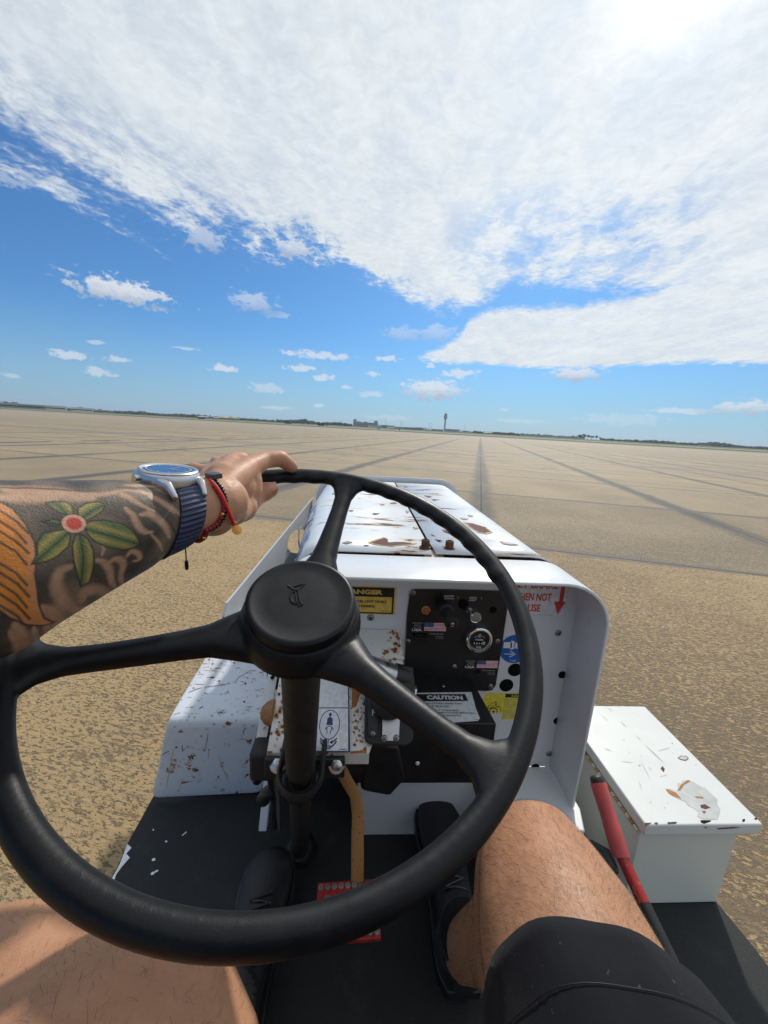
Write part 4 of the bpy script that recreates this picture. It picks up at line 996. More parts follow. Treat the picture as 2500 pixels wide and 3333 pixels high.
for (x0, y0), (x1, y1), wd in (((708, 412), (860, 555), 14), ((800, 462), (915, 433), 7), ((660, 685), (690, 772), 7), ((520, 230), (570, 280), 10), ((390, 438), (460, 466), 4), ((510, 540), (630, 553), 3), ((670, 525), (755, 690), 3), ((640, 340), (680, 380), 6), ((420, 125), (465, 158), 5), ((360, 170), (440, 245), 2), ((740, 585), (760, 610), 4), ((835, 662), (888, 640), 3)):
    L = math.hypot(x1-x0, y1-y0); nx, ny = -(y1-y0)/L*wd/2, (x1-x0)/L*wd/2; mx, my = (x0+x1)/2, (y0+y1)/2
    a.poly(S([(x0, y0), (mx+nx, my+ny), (x1, y1), (mx-nx, my-ny)]), 0 if wd > 4 else 3)
for i in range(26):
    x, y = rnd.uniform(330, 1300), rnd.uniform(300, 950)
    if x > 400+(y-300)*.55 and x < 850+(y-300)*1.0: a.poly(S([(x+rnd.uniform(-9, 9), y+rnd.uniform(-6, 6)) for _ in range(4)]), rnd.choice((3, 3, 2)))

fp = Plane((0, ly0-.0002, -.7255), (1, 0, 0), (0, 0, 1)); a = Multi(fp, .0004, 'edge_chip', lid_)
S2 = lambda pts: [fp.px(1800+x*.42194, 2250+y*.42194) for x, y in pts]
for pg, mi in (([(1135, 992), (1220, 992), (1215, 1005), (1165, 1022), (1140, 1012)], 1), ([(880, 1008), (955, 1004), (950, 1022), (885, 1026)], 0), ([(780, 1010), (810, 1010), (805, 1028), (785, 1026)], 0), ([(705, 1012), (765, 1012), (740, 1028), (712, 1045)], 0), ([(1460, 985), (1482, 982), (1478, 1005), (1458, 1008)], 1), ([(1550, 975), (1574, 975), (1570, 992), (1555, 990)], 1), ([(1160, 1048), (1190, 1046), (1180, 1056)], 1), ([(1265, 1056), (1400, 1046), (1395, 1056), (1270, 1064)], 1), ([(1400, 1046), (1450, 1048), (1400, 1056)], 2)): a.poly(S2(pg), {0: 3, 1: 2, 2: 1}[mi])
# piano hinge down the left side
hg = MB()
for i in range(26):
    y = .575+i*.0118; hg.cyl((lx0-.0005, y, -.7432), (lx0-.0005, y+.0102, -.7432), .0032, 8, i % 2)
hg.build('hinge', [simple('hinge_cream', (.55, .50, .36), .5, var=.3), simple('hinge_rust', (.40, .22, .06), .7, var=.4)], tb)
st = Art(Plane((BX[0]-.0002, 0, 0), (0, -1, 0), (0, 0, 1)), .0004)

# ------------------------------------------------------------------ chips traced on the metal itself
from mathutils.bvhtree import BVHTree
def bvh_of(obs):
    dg_ = bpy.context.evaluated_depsgraph_get(); V = []; F = []
    for ob in obs:
        e = ob.evaluated_get(dg_); m_ = e.to_mesh(); b0 = len(V); V += [tuple(ob.matrix_world @ v.co) for v in m_.vertices]; F += [tuple(b0+i for i in p.vertices) for p in m_.polygons]; e.to_mesh_clear()
    return BVHTree.FromPolygons(V, F)
bpy.context.view_layer.update()
def cast(tree, px, py, off):
    hit, nr, _i, _d = tree.ray_cast(Vector((0, 0, H)), Vector(tuple(ray(px, py))))
    if hit is None: return None
    if nr.dot(Vector(tuple(ray(px, py)))) > 0: nr = -nr
    return np.array(hit)+np.array(nr)*off-np.array([0, 0, H])
def decal(tree, pts, m_, parent, name='rust_patch', off=.0006, grow=1.0, jag=0.0):
    c_ = np.mean(np.array(pts, float), axis=0); P_ = []
    dense = []
    for i, p in enumerate(pts):
        q = pts[(i+1) % len(pts)]
        for t in ((0, .33, .66) if jag else (0,)):
            z = np.array(p, float)*(1-t)+np.array(q, float)*t
            if jag: z += np.array([rnd.uniform(-jag, jag), rnd.uniform(-jag, jag)*.6])
            dense.append(z)
    for z in dense:
        k = cast(tree, *(c_+(z-c_)*grow), off)
        if k is None: return
        P_.append(k)
    MB().add(P_, [tuple(range(len(P_)))]).build(name, m_, parent, smooth=False)
hoods = [o for o in tug.children if o.name.startswith('hood') and not o.name.startswith(('hood_', 'hood_f'))]
tr_h = bvh_of(hoods)
m_halo = simple('rust_halo', (.46, .27, .12), .6, var=.35, vs_=200); m_bare = simple('exposed_metal', (.20, .19, .20), .5, var=.35, vs_=160, metal=.3); m_rdk = simple('dark_rust', (.105, .040, .028), .8, var=.5, vs_=140)
hA = lambda pts: [(900+x*.3617, 1540+y*.3617) for x, y in pts]
hB = lambda pts: [(1350+x*.4219, 1540+y*.4219) for x, y in pts]
for pts, m_ in ((hA([(850, 630), (930, 602), (975, 588), (1000, 600), (1005, 628), (1100, 624), (1225, 632), (1190, 645), (1080, 650), (1040, 657), (960, 650), (900, 641)]), m_rdk), (hA([(895, 705), (950, 698), (1010, 705), (1055, 700), (1060, 722), (1000, 712), (940, 728), (905, 722)]), m_rdk),
                (hA([(1095, 690), (1110, 685), (1160, 710), (1125, 730), (1100, 715)]), m_bare), (hA([(705, 745), (760, 733), (800, 741), (760, 747)]), m_rdk), (hA([(598, 630), (640, 618), (682, 628), (630, 640)]), m_bare), (hA([(780, 652), (835, 652), (810, 660)]), m_rdk),
                (hA([(1050, 425), (1100, 398), (1150, 408), (1180, 405), (1250, 425), (1200, 432), (1120, 430)]), m_bare), (hA([(1258, 430), (1310, 440), (1330, 455), (1280, 452)]), m_rdk), (hA([(1330, 560), (1360, 560), (1350, 575)]), m_bare), (hA([(1385, 552), (1430, 568), (1400, 565)]), m_rdk), (hA([(1430, 598), (1490, 612), (1470, 622), (1440, 610)]), m_rdk),
                (hA([(860, 366), (925, 364), (905, 374), (880, 374)]), m_rdk), (hA([(650, 340), (695, 338), (680, 346)]), m_rdk), (hA([(930, 286), (975, 283), (955, 291)]), m_rdk), (hA([(1165, 340), (1195, 345), (1185, 362), (1170, 355)]), m_bare), (hA([(1020, 272), (1060, 265), (1085, 272), (1050, 276)]), m_rdk), (hA([(500, 190), (540, 178), (530, 190)]), m_rdk), (hA([(1230, 490), (1260, 485), (1280, 500), (1250, 505)]), m_halo),
                (hB([(395, 388), (450, 393), (500, 410), (540, 420), (585, 455), (540, 465), (490, 455), (440, 425)]), m_rdk), (hB([(215, 440), (270, 455), (265, 470), (225, 455)]), m_rdk), (hB([(665, 530), (710, 535), (790, 555), (740, 557), (690, 548)]), m_bare), (hB([(75, 175), (130, 182), (110, 190)]), m_rdk), (hB([(130, 205), (190, 205), (150, 213)]), m_rdk), (hB([(10, 370), (60, 372), (75, 385), (30, 385)]), m_rdk), (hB([(355, 348), (410, 352), (400, 360), (370, 357)]), m_bare), (hB([(410, 325), (440, 325), (445, 337), (420, 335)]), m_bare), (hB([(160, 515), (205, 525), (190, 532)]), m_rdk)):
    decal(tr_h, pts, m_halo, tug, 'rust_stain', .0012, 1.22, .9); decal(tr_h, pts, m_, tug, 'rust_patch', .0017, 1.0, 1.1)
fends = [o for o in tug.children if o.name.split('.')[0] == 'fender']
tr_f = bvh_of(fends)
fA = lambda pts: [(480+x*.3134, 2050+y*.3134) for x, y in pts]
def thick(pts, w_):
    a_ = [np.array(p, float) for p in pts]; L_ = []; R_ = []
    for i, p in enumerate(a_):
        d = a_[min(i+1, len(a_)-1)]-a_[max(i-1, 0)]; d /= np.linalg.norm(d); nn_ = np.array([-d[1], d[0]])*w_*(1-.7*abs(i/(len(a_)-1)-.4)); L_.append(p+nn_); R_.append(p-nn_)
    return [tuple(p) for p in L_+R_[::-1]]
for pts, w_, m_ in ((((275, 1235), (258, 1300), (235, 1430), (212, 1550), (198, 1650)), 5, m_halo), (((190, 1655), (184, 1700), (190, 1755)), 9, m_rdk), (((620, 1080), (628, 1120), (612, 1170), (605, 1230)), 5, m_rdk), (((1025, 1010), (1000, 1045), (992, 1090)), 7, m_rdk), (((160, 1295), (190, 1272), (225, 1258)), 8, m_rdk), (((430, 652), (520, 615), (560, 603)), 5, m_rdk), (((590, 600), (700, 585), (805, 573)), 4, m_rdk), (((535, 822), (560, 808), (580, 798)), 7, m_rdk), (((365, 1195), (360, 1230), (368, 1265)), 6, m_rdk), (((640, 1245), (636, 1290), (630, 1340)), 5, m_halo), (((910, 545), (945, 495), (1010, 460), (1060, 425)), 7, m_gry), (((590, 422), (650, 425), (718, 422)), 4, m_halo), (((735, 1290), (760, 1370), (800, 1470), (845, 1590)), 4, m_gry), (((965, 1130), (1000, 1133), (1030, 1135)), 4, m_rdk), (((140, 940), (180, 920), (200, 900)), 7, m_rdk)):
    decal(tr_f, thick(fA(pts), w_*.3134*.55), m_, tug, 'rust_scratch', .0010)
for (x, y), r_, m_ in (((300, 1218), 15, m_rdk), ((325, 1170), 6, m_rdk), ((410, 1205), 8, m_rdk), ((640, 1243), 10, m_rdk), ((285, 1006), 9, m_inkb), ((435, 902), 7, m_rdk), ((670, 895), 10, m_rdk), ((878, 885), 8, m_inkb), ((1018, 560), 14, m_rdk), ((1040, 500), 9, m_rdk), ((835, 645), 13, m_halo), ((1200, 470), 9, m_halo), ((480, 605), 12, m_halo), ((545, 442), 9, m_rdk), ((660, 402), 9, m_rdk), ((900, 345), 10, m_rdk), ((640, 310), 9, m_rdk), ((1085, 545), 8, m_inkb), ((600, 660), 10, m_rdk), ((1140, 690), 14, m_halo), ((1030, 1135), 5, m_inkb), ((1028, 1460), 6, m_inkb), ((920, 940), 7, m_inkb)):
    pg = [(x+r_*rnd.uniform(.6, 1.2)*math.cos(t), y+r_*rnd.uniform(.4, .9)*math.sin(t)) for t in np.linspace(0, 2*math.pi, 9)[:-1]]; decal(tr_f, fA(pg), m_, tug, 'rust_spot', .0010)
for x0, y0, n_s in ((760, 850, 26), (1040, 840, 18)):
    for _ in range(n_s):
        x, y = x0+rnd.gauss(0, 35), y0+rnd.gauss(0, 14); dx_ = rnd.uniform(-14, 22); decal(tr_f, fA([(x, y), (x+dx_, y-rnd.uniform(3, 14)), (x+dx_*1.1, y+3), (x+2, y+4)]), m_gry, tug, 'scuff', .0010)

tr_b = bvh_of([brk])
m_orr = simple('orange_rust', (.36, .13, .03), .75, var=.5, vs_=300)
for x0, x1, y0, y1, n_s in ((1143, 1188, 2215, 2440, 46), (872, 948, 2230, 2452, 30), (1250, 1300, 2060, 2130, 8)):
    for _ in range(n_s):
        x, y, r_ = rnd.uniform(x0, x1), rnd.uniform(y0, y1), abs(rnd.gauss(0, 2.6))+1.2
        pg = [(x+r_*rnd.uniform(.6, 1.3)*math.cos(t), y+r_*rnd.uniform(.6, 1.3)*math.sin(t)) for t in np.linspace(0, 2*math.pi, 9)[:-1]]
        decal(tr_b, pg, m_orr if rnd.random() < .7 else m_rdk, brk, 'rust_spot', .0008)
for pts in ([(868, 2456), (900, 2452), (950, 2455), (990, 2454), (990, 2447), (940, 2448), (905, 2442), (880, 2425), (872, 2400), (868, 2430)], [(1140, 2452), (1192, 2450), (1192, 2425), (1184, 2440), (1165, 2444), (1142, 2446)], [(1146, 2215), (1160, 2230), (1172, 2260), (1160, 2300), (1146, 2305)], [(1288, 2056), (1296, 2060), (1304, 2105), (1298, 2090)]):
    decal(tr_b, pts, m_orr, brk, 'rust_edge', .0006, 1, 1.6)

# ------------------------------------------------------------------ the driver
person = empty('person', (.03, -.2, H+FZ), label='seated person in black shorts steering with a tattooed left arm', cat='person')
ARM_A = np.array([.58, .80, .115]); ARM_A /= np.linalg.norm(ARM_A)       # elbow -> hand
WR = np.array([-.150, .338, -.079])
FO = np.array([-.225, .235, -.096]); EL = np.array([-.292, .140, -.106]); SH = np.array([-.175, -.17, -.02])
bd = MB(0)
# arm: wrist -> forearm -> elbow -> shoulder
UPZ = (0, .1, 1)
arm_pts = [WR+ARM_A*.030, WR+ARM_A*.012, WR-ARM_A*.008, WR-ARM_A*.030, WR*.66+FO*.34, WR*.4+FO*.6, WR*.15+FO*.85, FO, FO*.6+EL*.4, EL]
arm_w = [.027, .0275, .028, .0285, .031, .0345, .040, .043, .045, .042]
arm_h = [.0255, .0265, .0275, .030, .036, .043, .050, .057, .057, .048]
bd.tube(arm_pts, arm_w, 40, up=UPZ, flat=arm_h, round_end=True)
bd.tube([EL, EL*.7+SH*.3, EL*.35+SH*.65, SH], [.042, .046, .052, .058], 32, round_end=True)
# hand
def hp_(x, y, z): return zc(x, y, z)
Wc = WR+ARM_A*.020
K_i, K_m, K_r, K_p = hp_(810, 1524, .436), hp_(766, 1504, .447), hp_(726, 1521, .452), hp_(690, 1540, .450)
for Kp, r0, r1 in ((K_i, .015, .0135), (K_m, .015, .0125), (K_r, .014, .012), (K_p, .013, .011)):
    m_ = (Wc+Kp)/2+np.array([0, 0, .004]); bd.tube([Wc, m_, Kp], [r0, .0145, r1], 18, round_end=True)
bd.tube([K_i, K_m, K_r, K_p, K_p*.5+Wc*.5], [.0125, .0125, .0122, .0122, .015], 16, round_end=True)
# palm side: the heel and the ball of the thumb fill the front of the fist
bd.tube([Wc+np.array([.004, -.004, -.012]), hp_(742, 1655, .412), hp_(788, 1652, .424)], [.018, .0195, .0165], 20, round_end=True)
bd.tube([Wc, hp_(730, 1590, .43), hp_(780, 1560, .44)], [.020, .022, .016], 20, round_end=True)
bd.tube([Wc*.5+K_m*.5, hp_(785, 1590, .428), hp_(811, 1590, .436)], [.020, .019, .0150], 20, round_end=True)
bd.tube([hp_(760, 1630, .42), hp_(803, 1627, .431), hp_(790, 1652, .425)], [.02, .0155, .0160], 20, round_end=True)
bd.tube([hp_(812, 1560, .436), hp_(812, 1600, .436)], [.0145, .0148], 18, round_end=True)
# thumb comes out from behind, under the rim
T0, T1, T2, T3 = Wc+np.array([.006, -.006, -.014]), hp_(800, 1640, .440), hp_(838, 1608, .460), hp_(880, 1594, .466)
bd.tube([T0*.5+T1*.5, T1, T2], [.016, .0145, .0125], 20, round_end=True)
bd.tube([T2, T2*.5+T3*.5, T3], [.0122, .0122, .0102], 18, round_end=True)
# web between thumb and index

# index along the top of the rim
I1, I2, I3 = hp_(862, 1497, .462), hp_(912, 1492, .476), hp_(951, 1520, .487)
bd.tube([K_i, K_i*.5+I1*.5, I1, I2], [.0135, .0120, .0106, .0104], 20, round_end=True)
bd.tube([I2, I2*.5+I3*.5, I3], [.0102, .0094, .0080], 18, round_end=True)
# the other three curl over the rim to its far side
for Kp, t_, rr_ in ((K_m, 27, .0098), (K_r, 34.5, .0094), (K_p, 41.5, .0084)):
    q1 = wp(t_, RW+.026, .014); q2 = wp(t_-.3, RW+.021, -.014); q3_ = wp(t_-.3, RW-.002, -.0225)
    bd.tube([Kp, (Kp+q1)/2+np.array([0, 0, -.001]), q1], [rr_*1.15, rr_*1.05, rr_], 16, round_end=True)
    bd.tube([q1, q2], [rr_, rr_*.95], 16, round_end=True); bd.tube([q2, q3_], [rr_*.93, rr_*.8], 16, round_end=True)
# torso, neck, head
bd.tube([(.03, -.26, -.50), (.03, -.27, -.40), (.03, -.28, -.22), (.03, -.28, -.08), (.03, -.275, .0), (.03, -.265, .04)], [.16, .155, .15, .165, .15, .07], 36, up=(0, 1, 0), flat=[.12, .11, .105, .10, .085, .055])
bd.tube([(.03, -.27, .02), (.03, -.255, .11)], .052, 24)
bd.tube([(.03, -.225, .085), (.03, -.24, .12), (.03, -.25, .17), (.03, -.255, .22), (.03, -.26, .27), (.03, -.262, .295)], [.03, .055, .070, .074, .066, .035], 28, up=(0, 1, 0), flat=[.035, .065, .085, .092, .080, .04], round_end=True)
bd.tube([(.03, -.158, .185), (.03, -.140, .155)], [.008, .013], 10, round_end=True)                 # nose
for s_ in (-1, 1):
    bd.tube([(.03+s_*.076, -.245, .155), (.03+s_*.080, -.250, .19)], [.008, .010], 10, up=(1, 0, 0), round_end=True)   # ears
# right arm, lifted towards the phone
RS, RE = np.array([.225, -.25, -.03]), np.array([.25, -.20, -.30])
bd.tube([(.16, -.27, -.02), RS], [.06, .055], 24, round_end=True)
bd.tube([RS, RE], [.05, .040], 24, round_end=True); bd.tube([RE, (.16, -.14, -.17), (.09, -.09, -.06)], [.040, .035, .026], 24, round_end=True)
bd.tube([(.09, -.09, -.06), (.065, -.075, -.01)], [.027, .030], 20, up=(1, 0, 0), flat=.014, round_end=True)
for i in range(4): bd.tube([(.060, -.078+.0*i, .0+.001*i), (.040-.003*i, -.066, -.006+.020*i), (.018-.002*i, -.060, -.004+.020*i)], [.0085, .0080, .0070], 12, round_end=True)
bd.tube([(.080, -.080, -.03), (.045, -.060, -.035), (.022, -.055, -.028)], [.011, .010, .0085], 12, round_end=True)
bd.tube([(-.13, -.27, -.02), SH], [.06, .058], 24, round_end=True)
# legs
RKc = np.array([.214, .318, -.466])
bd.tube([(.13, -.22, -.46), (.165, -.05, -.46), (.192, .10, -.460), (.204, .20, -.462), (.210, .27, -.463), RKc], [.10, .096, .090, .083, .077, .066], 40, up=(0, 0, 1), flat=[.095, .093, .088, .081, .073, .062], round_end=True)
bd.tube([RKc+np.array([0, .006, -.004]), (.214, .345, -.53), (.220, .352, -.62), (.214, .392, -.70), (.200, .43, -.78), (.200, .462, -.845)], [.062, .056, .054, .045, .036, .032], 36, up=(0, 1, .3), flat=[.060, .062, .066, .050, .040, .038], round_end=True)
bd.tube([(.208, .318, -.56), (.208, .322, -.63), (.208, .37, -.71)], [.040, .044, .032], 24, round_end=True)
bd.tube([RKc+np.array([.002, .030, .006]), RKc+np.array([.002, .036, -.03])], [.036, .036], 24, up=(1, 0, 0), flat=[.040, .040], round_end=True)
LKc = np.array([-.148, .132, -.392])
bd.tube([(-.06, -.22, -.45), (-.10, -.10, -.44), (-.135, .00, -.415), (-.155, .07, -.400), LKc], [.105, .104, .102, .100, .096], 40, up=(0, 0, 1), flat=[.098, .096, .090, .086, .076], round_end=True)
bd.tube([LKc+np.array([-.012, .0, -.0]), LKc+np.array([.012, .0, -.0])], [.094, .096], 32, up=(0, 0, 1), flat=[.080, .080], round_end=True)
bd.tube([LKc+np.array([-.060, .045, -.004]), LKc+np.array([-.100, .060, -.012])], [.062, .060], 24, round_end=True)
bd.tube([LKc+np.array([0, .0, -.02]), (-.172, .16, -.52), (-.170, .20, -.62), (-.165, .28, -.73), (-.158, .36, -.84)], [.066, .060, .058, .042, .034], 32, up=(0, 1, .3), flat=[.06, .062, .062, .046, .038], round_end=True)

m_skin, n, b = mat('tanned_skin')
at_ = n.new('ShaderNodeAttribute', attribute_name='Col'); P = n.new('ShaderNodeTexCoord').outputs['Object']
t1 = n.noise(P, 38, 4, .6); t2 = n.noise(P, 260, 4, .7); t3 = n.voro(P, 900)
c = n.vm('MULTIPLY', at_.outputs['Color'], n.mix(t1, (.76, .71, .68), (1.20, 1.20, 1.20)))
c = n.mix(n.m('MULTIPLY', n.step(t2, .5, .75), .22), c, n.vm('MULTIPLY', c, (.60, .50, .42)))
n.put(b.inputs['Base Color'], c); n.put(b.inputs['Roughness'], n.step(t2, .3, .7, .42, .60)); b.inputs['Specular IOR Level'].default_value = .38
b.inputs['Subsurface Weight'].default_value = .10; b.inputs['Subsurface Radius'].default_value = (.008, .003, .0015); b.inputs['Subsurface Scale'].default_value = 1
bump(n, b, n.m('ADD', n.m('MULTIPLY', t2, .8), n.m('MULTIPLY', t3, .35)), .35, .0012)
body = remesh(bd, 'body', [m_skin], person, .0026, 5, dz=0)
# refine the tattooed forearm and the hand so that ink and creases stay sharp
me = body.data
bm = bmesh.new(); bm.from_mesh(me)
ax_ = Vector(tuple(ARM_A)); wv = Vector(tuple(WR))
def near_arm(co): 
    d = co-wv; u = -(d.dot(ax_)); return -.20 < u < .22 and (d+ax_*u).length < .075 and co.x < .0 and co.y > .10 and co.z > -.22
for lev_ in range(2):
    fs = [f for f in bm.faces if near_arm(f.calc_center_median()) and (lev_ == 0 or -(f.calc_center_median()-wv).dot(ax_) > -.02)]
    es = list({e for f in fs for e in f.edges})
    bmesh.ops.subdivide_edges(bm, edges=es, cuts=1, use_grid_fill=True, smooth=0.0)
bmesh.ops.triangulate(bm, faces=[f for f in bm.faces if len(f.verts) > 4])
bm.to_mesh(me); bm.free()
nv = len(me.vertices); C0 = np.zeros(nv*3); me.vertices.foreach_get('co', C0); C0 = C0.reshape(-1, 3)

# tattoo: drawn in the arm's own coordinates (u = metres from the wrist, s = arc around the arm)
Rm = .040
side_v = np.cross(ARM_A, [0, 0, 1.]); side_v /= np.linalg.norm(side_v); up_v = np.cross(side_v, ARM_A)
def arm_us(Pp):
    """centre line bends slightly: use the tapered centre at each u"""
    d = Pp-WR; u = -(d@ARM_A); cen = WR+np.outer(u, -ARM_A) if d.ndim > 1 else WR-ARM_A*u
    q = Pp-cen
    return u, np.arctan2(q@up_v, q@side_v)*Rm
# surface samples to turn pattern points traced on the arm into (u, s)
_us = np.linspace(-.03, .20, 420); _ss = np.linspace(-1.6, 1.75, 360)
def arm_surf(u, th):
    w_ = np.interp(u, [-.03, -.012, .008, .03, .0445, .078, .111, .131, .16, .2], [.027, .0275, .028, .0285, .031, .0345, .040, .043, .045, .043])
    h_ = np.interp(u, [-.03, -.012, .008, .03, .0445, .078, .111, .131, .16, .2], [.0255, .0265, .0275, .030, .036, .043, .050, .057, .057, .049])
    u = np.asarray(u, float)[..., None]; th = np.asarray(th, float)[..., None]; w_ = np.asarray(w_)[..., None]; h_ = np.asarray(h_)[..., None]
    k = 1/np.sqrt((np.cos(th)/w_)**2+(np.sin(th)/h_)**2)
    return WR-ARM_A*u+(side_v*np.cos(th)+up_v*np.sin(th))*k
_ug, _sg = np.meshgrid(_us, _ss, indexing='ij'); GP = arm_surf(_ug, _sg); zz = GP@CF
GX = CXP+FPX*(GP@CR)/zz; GY = CYP-FPX*(GP@CU)/zz
ok = np.ones_like(GX, bool)
def tus(x, y):
    """traced point (zoom units) -> (u, s)"""
    px, py = x*.7535, 1250+y*.7535
    d2 = (GX-px)**2+(GY-py)**2+((GP@CF)*220)**2*.02
    i, j = np.unravel_index(np.argmin(d2), d2.shape); return (_us[i], _ss[j]*Rm)
def T(pts): return np.array([tus(*p) for p in pts])
U_, S_ = arm_us(C0)
rad_ = np.linalg.norm(C0-(WR-np.outer(U_, ARM_A)), axis=1)
on_arm = (rad_ < .075) & (U_ > .012) & (U_ < .22) & (C0[:, 0] < 0.02) & (C0[:, 2] > -.22)
SKIN = np.array([.43, .222, .122]); ARMSK = np.array([.46, .285, .185]); INK = np.array([.040, .042, .038]); 
col = np.tile(SKIN, (nv, 1))
rng = np.random.default_rng(5)
def vnoise(scale, off=0.0, sub=None):
    Q = C0 if sub is None else C0[sub]
    return np.array([pnoise(Vector(tuple(p*scale+off))) for p in Q])
idx_a = np.where(on_arm)[0]; QU = U_[idx_a]; QS = S_[idx_a]; nz = vnoise(160, 0, idx_a); nz2 = vnoise(45, 9, idx_a)
def inside(poly, wob=.0004):
    x = QU+nz*wob; y = QS+nz2*wob; r = np.zeros(len(QU), bool); m = len(poly)
    for i in range(m):
        (x1, y1), (x2, y2) = poly[i], poly[(i+1) % m]
        if y1 == y2: continue
        r ^= ((y1 > y) != (y2 > y)) & (x < (x2-x1)*(y-y1)/(y2-y1)+x1)
    return r
def dline(poly):
    d = np.full(len(QU), 9.0)
    for (x1, y1), (x2, y2) in zip(poly[:-1], poly[1:]):
        dx_, dy_ = x2-x1, y2-y1; L2_ = dx_*dx_+dy_*dy_+1e-12
        t = np.clip(((QU-x1)*dx_+(QS-y1)*dy_)/L2_, 0, 1); d = np.minimum(d, np.hypot(QU-x1-t*dx_, QS-y1-t*dy_))
    return d
ac = np.zeros((len(QU), 3))
shade = np.clip(.5+nz2*1.1+.4*np.sin(QU*90+QS*40), 0, 1)[:, None]
BGc = INK*(1-.35*shade)+np.array([.25, .18, .13])*.55*shade
ac[:] = BGc
def over(mask, colr): 
    a_ = np.clip(mask, 0, 1)[:, None]; ac[:] = ac*(1-a_)+np.array(colr)*a_
def smooth_line(pts, k=6):
    P = [np.array(p, float) for p in pts]; P = [2*P[0]-P[1]]+P+[2*P[-1]-P[-2]]; out = []
    for i in range(1, len(P)-2):
        for t in np.linspace(0, 1, k, endpoint=False):
            out.append(.5*((2*P[i])+(-P[i-1]+P[i+1])*t+(2*P[i-1]-5*P[i]+4*P[i+1]-P[i+2])*t*t+(-P[i-1]+3*P[i]-3*P[i+1]+P[i+2])*t**3))
    return [tuple(p) for p in out]+[tuple(P[-2])]
def stroke(pts, w0, colr=ARMSK, soft=.6, strength=.95, taper=True):
    pl_ = T(smooth_line(pts)); d = np.full(len(QU), 9.0); tt_ = np.zeros(len(QU)); m_ = len(pl_)-1
    for q_, ((x1, y1), (x2, y2)) in enumerate(zip(pl_[:-1], pl_[1:])):
        dx_, dy_ = x2-x1, y2-y1; t = np.clip(((QU-x1)*dx_+(QS-y1)*dy_)/(dx_*dx_+dy_*dy_+1e-12), 0, 1); dd = np.hypot(QU-x1-t*dx_, QS-y1-t*dy_)
        k_ = dd < d; d[k_] = dd[k_]; tt_[k_] = (q_+t[k_])/m_
    d = d/(.30+1.15*np.sin(math.pi*np.clip(tt_*.86+.10, 0, 1))**.8)
    over((1-np.clip((d-w0*(1-soft))/(w0*soft*1.6), 0, 1))*strength, colr); over(np.exp(-(d/(w0*2.6))**2)*.10, colr)
# swirls left as bare skin
ZS = lambda pts: tuple((517.6+.5216*x, 241.5+.5216*y) for x, y in pts)
for pts, w0 in ((ZS(((40, 400), (190, 425), (300, 480), (420, 560), (520, 640), (600, 700))), .0020), (ZS(((60, 362), (250, 380), (420, 440), (540, 520), (625, 600))), .0024), (ZS(((-40, 410), (60, 455), (160, 520), (290, 590))), .0017),
                (ZS(((180, 615), (250, 612), (330, 660), (385, 730), (412, 810))), .0024), (ZS(((50, 560), (110, 620), (160, 720), (215, 765), (275, 762))), .0019), 
                (ZS(((60, 960), (95, 922), (150, 940), (160, 985), (105, 1000))), .0015), 
                (((420, 760), (450, 770), (470, 800), (480, 850), (495, 870)), .0018), (((470, 770), (500, 755), (530, 770), (520, 830), (530, 870)), .0018), 
                (((300, 790), (255, 815), (245, 870), (270, 930), (320, 965), (370, 950)), .0026), (((350, 930), (370, 890), (420, 885), (500, 905)), .0030), (((180, 960), (215, 975), (245, 1010), (260, 1060), (240, 1100)), .0030),
                (((330, 960), (310, 1010), (295, 1070), (270, 1110)), .0022), (((60, 1030), (95, 1090), (115, 1150), (90, 1210)), .0026), (((140, 1040), (150, 1080), (170, 1110)), .0014), (((210, 1040), (225, 1090), (190, 1150)), .0012),
                (((430, 640), (450, 700), (440, 740)), .0010), (((655, 650), (690, 690), (700, 720)), .0010), 
                  (((150, 1110), (140, 1160), (110, 1220)), .0020), (((40, 1060), (70, 1130), (60, 1200)), .0014),  (((190, 1010), (200, 1060), (230, 1120)), .0016), (((250, 460), (420, 470), (560, 450)), .0016), (((20, 440), (180, 452), (300, 470), (400, 486)), .0042), (((0, 478), (120, 478), (240, 486)), .0030)):
    stroke(pts, w0)
for pts in (((690, 560), (740, 610), (770, 680)), ((760, 560), (800, 610), (815, 650)), ((0, 432), (200, 440), (400, 455)), ((500, 440), (620, 445), (800, 455))):
    stroke(pts, .0007, (.07, .055, .045), strength=.8)
# orange fan on the left
fan = T([(-60, 480), (0, 500), (55, 530), (110, 595), (150, 680), (160, 760), (152, 820), (160, 880), (165, 950), (185, 1000), (228, 1016), (190, 1030), (110, 1030), (40, 1005), (0, 975), (-80, 940), (-160, 800), (-160, 560)])
fi = inside(fan); dl = dline(np.vstack([fan, fan[:1]]))
over(fi*1.0, (.58, .27, .12)); over(fi*np.clip((dl-.0012)/.005, 0, 1)*.9, (.66, .24, .035)); over(np.clip(1-(dl-.0002)/.0007, 0, 1)*.85*(fi | (dl < .0006)), (.05, .035, .03))
for k in range(11):
    y = 500+k*46
    pts = [(-90, y-10), (0, y+40), (70, y+85), (126-(k % 2)*10, y+140)]
    if k == 4: continue
    d = dline(T(pts)); over(fi*np.clip(1-(d-.0003)/.0007, 0, 1)*.85, (.06, .04, .03))
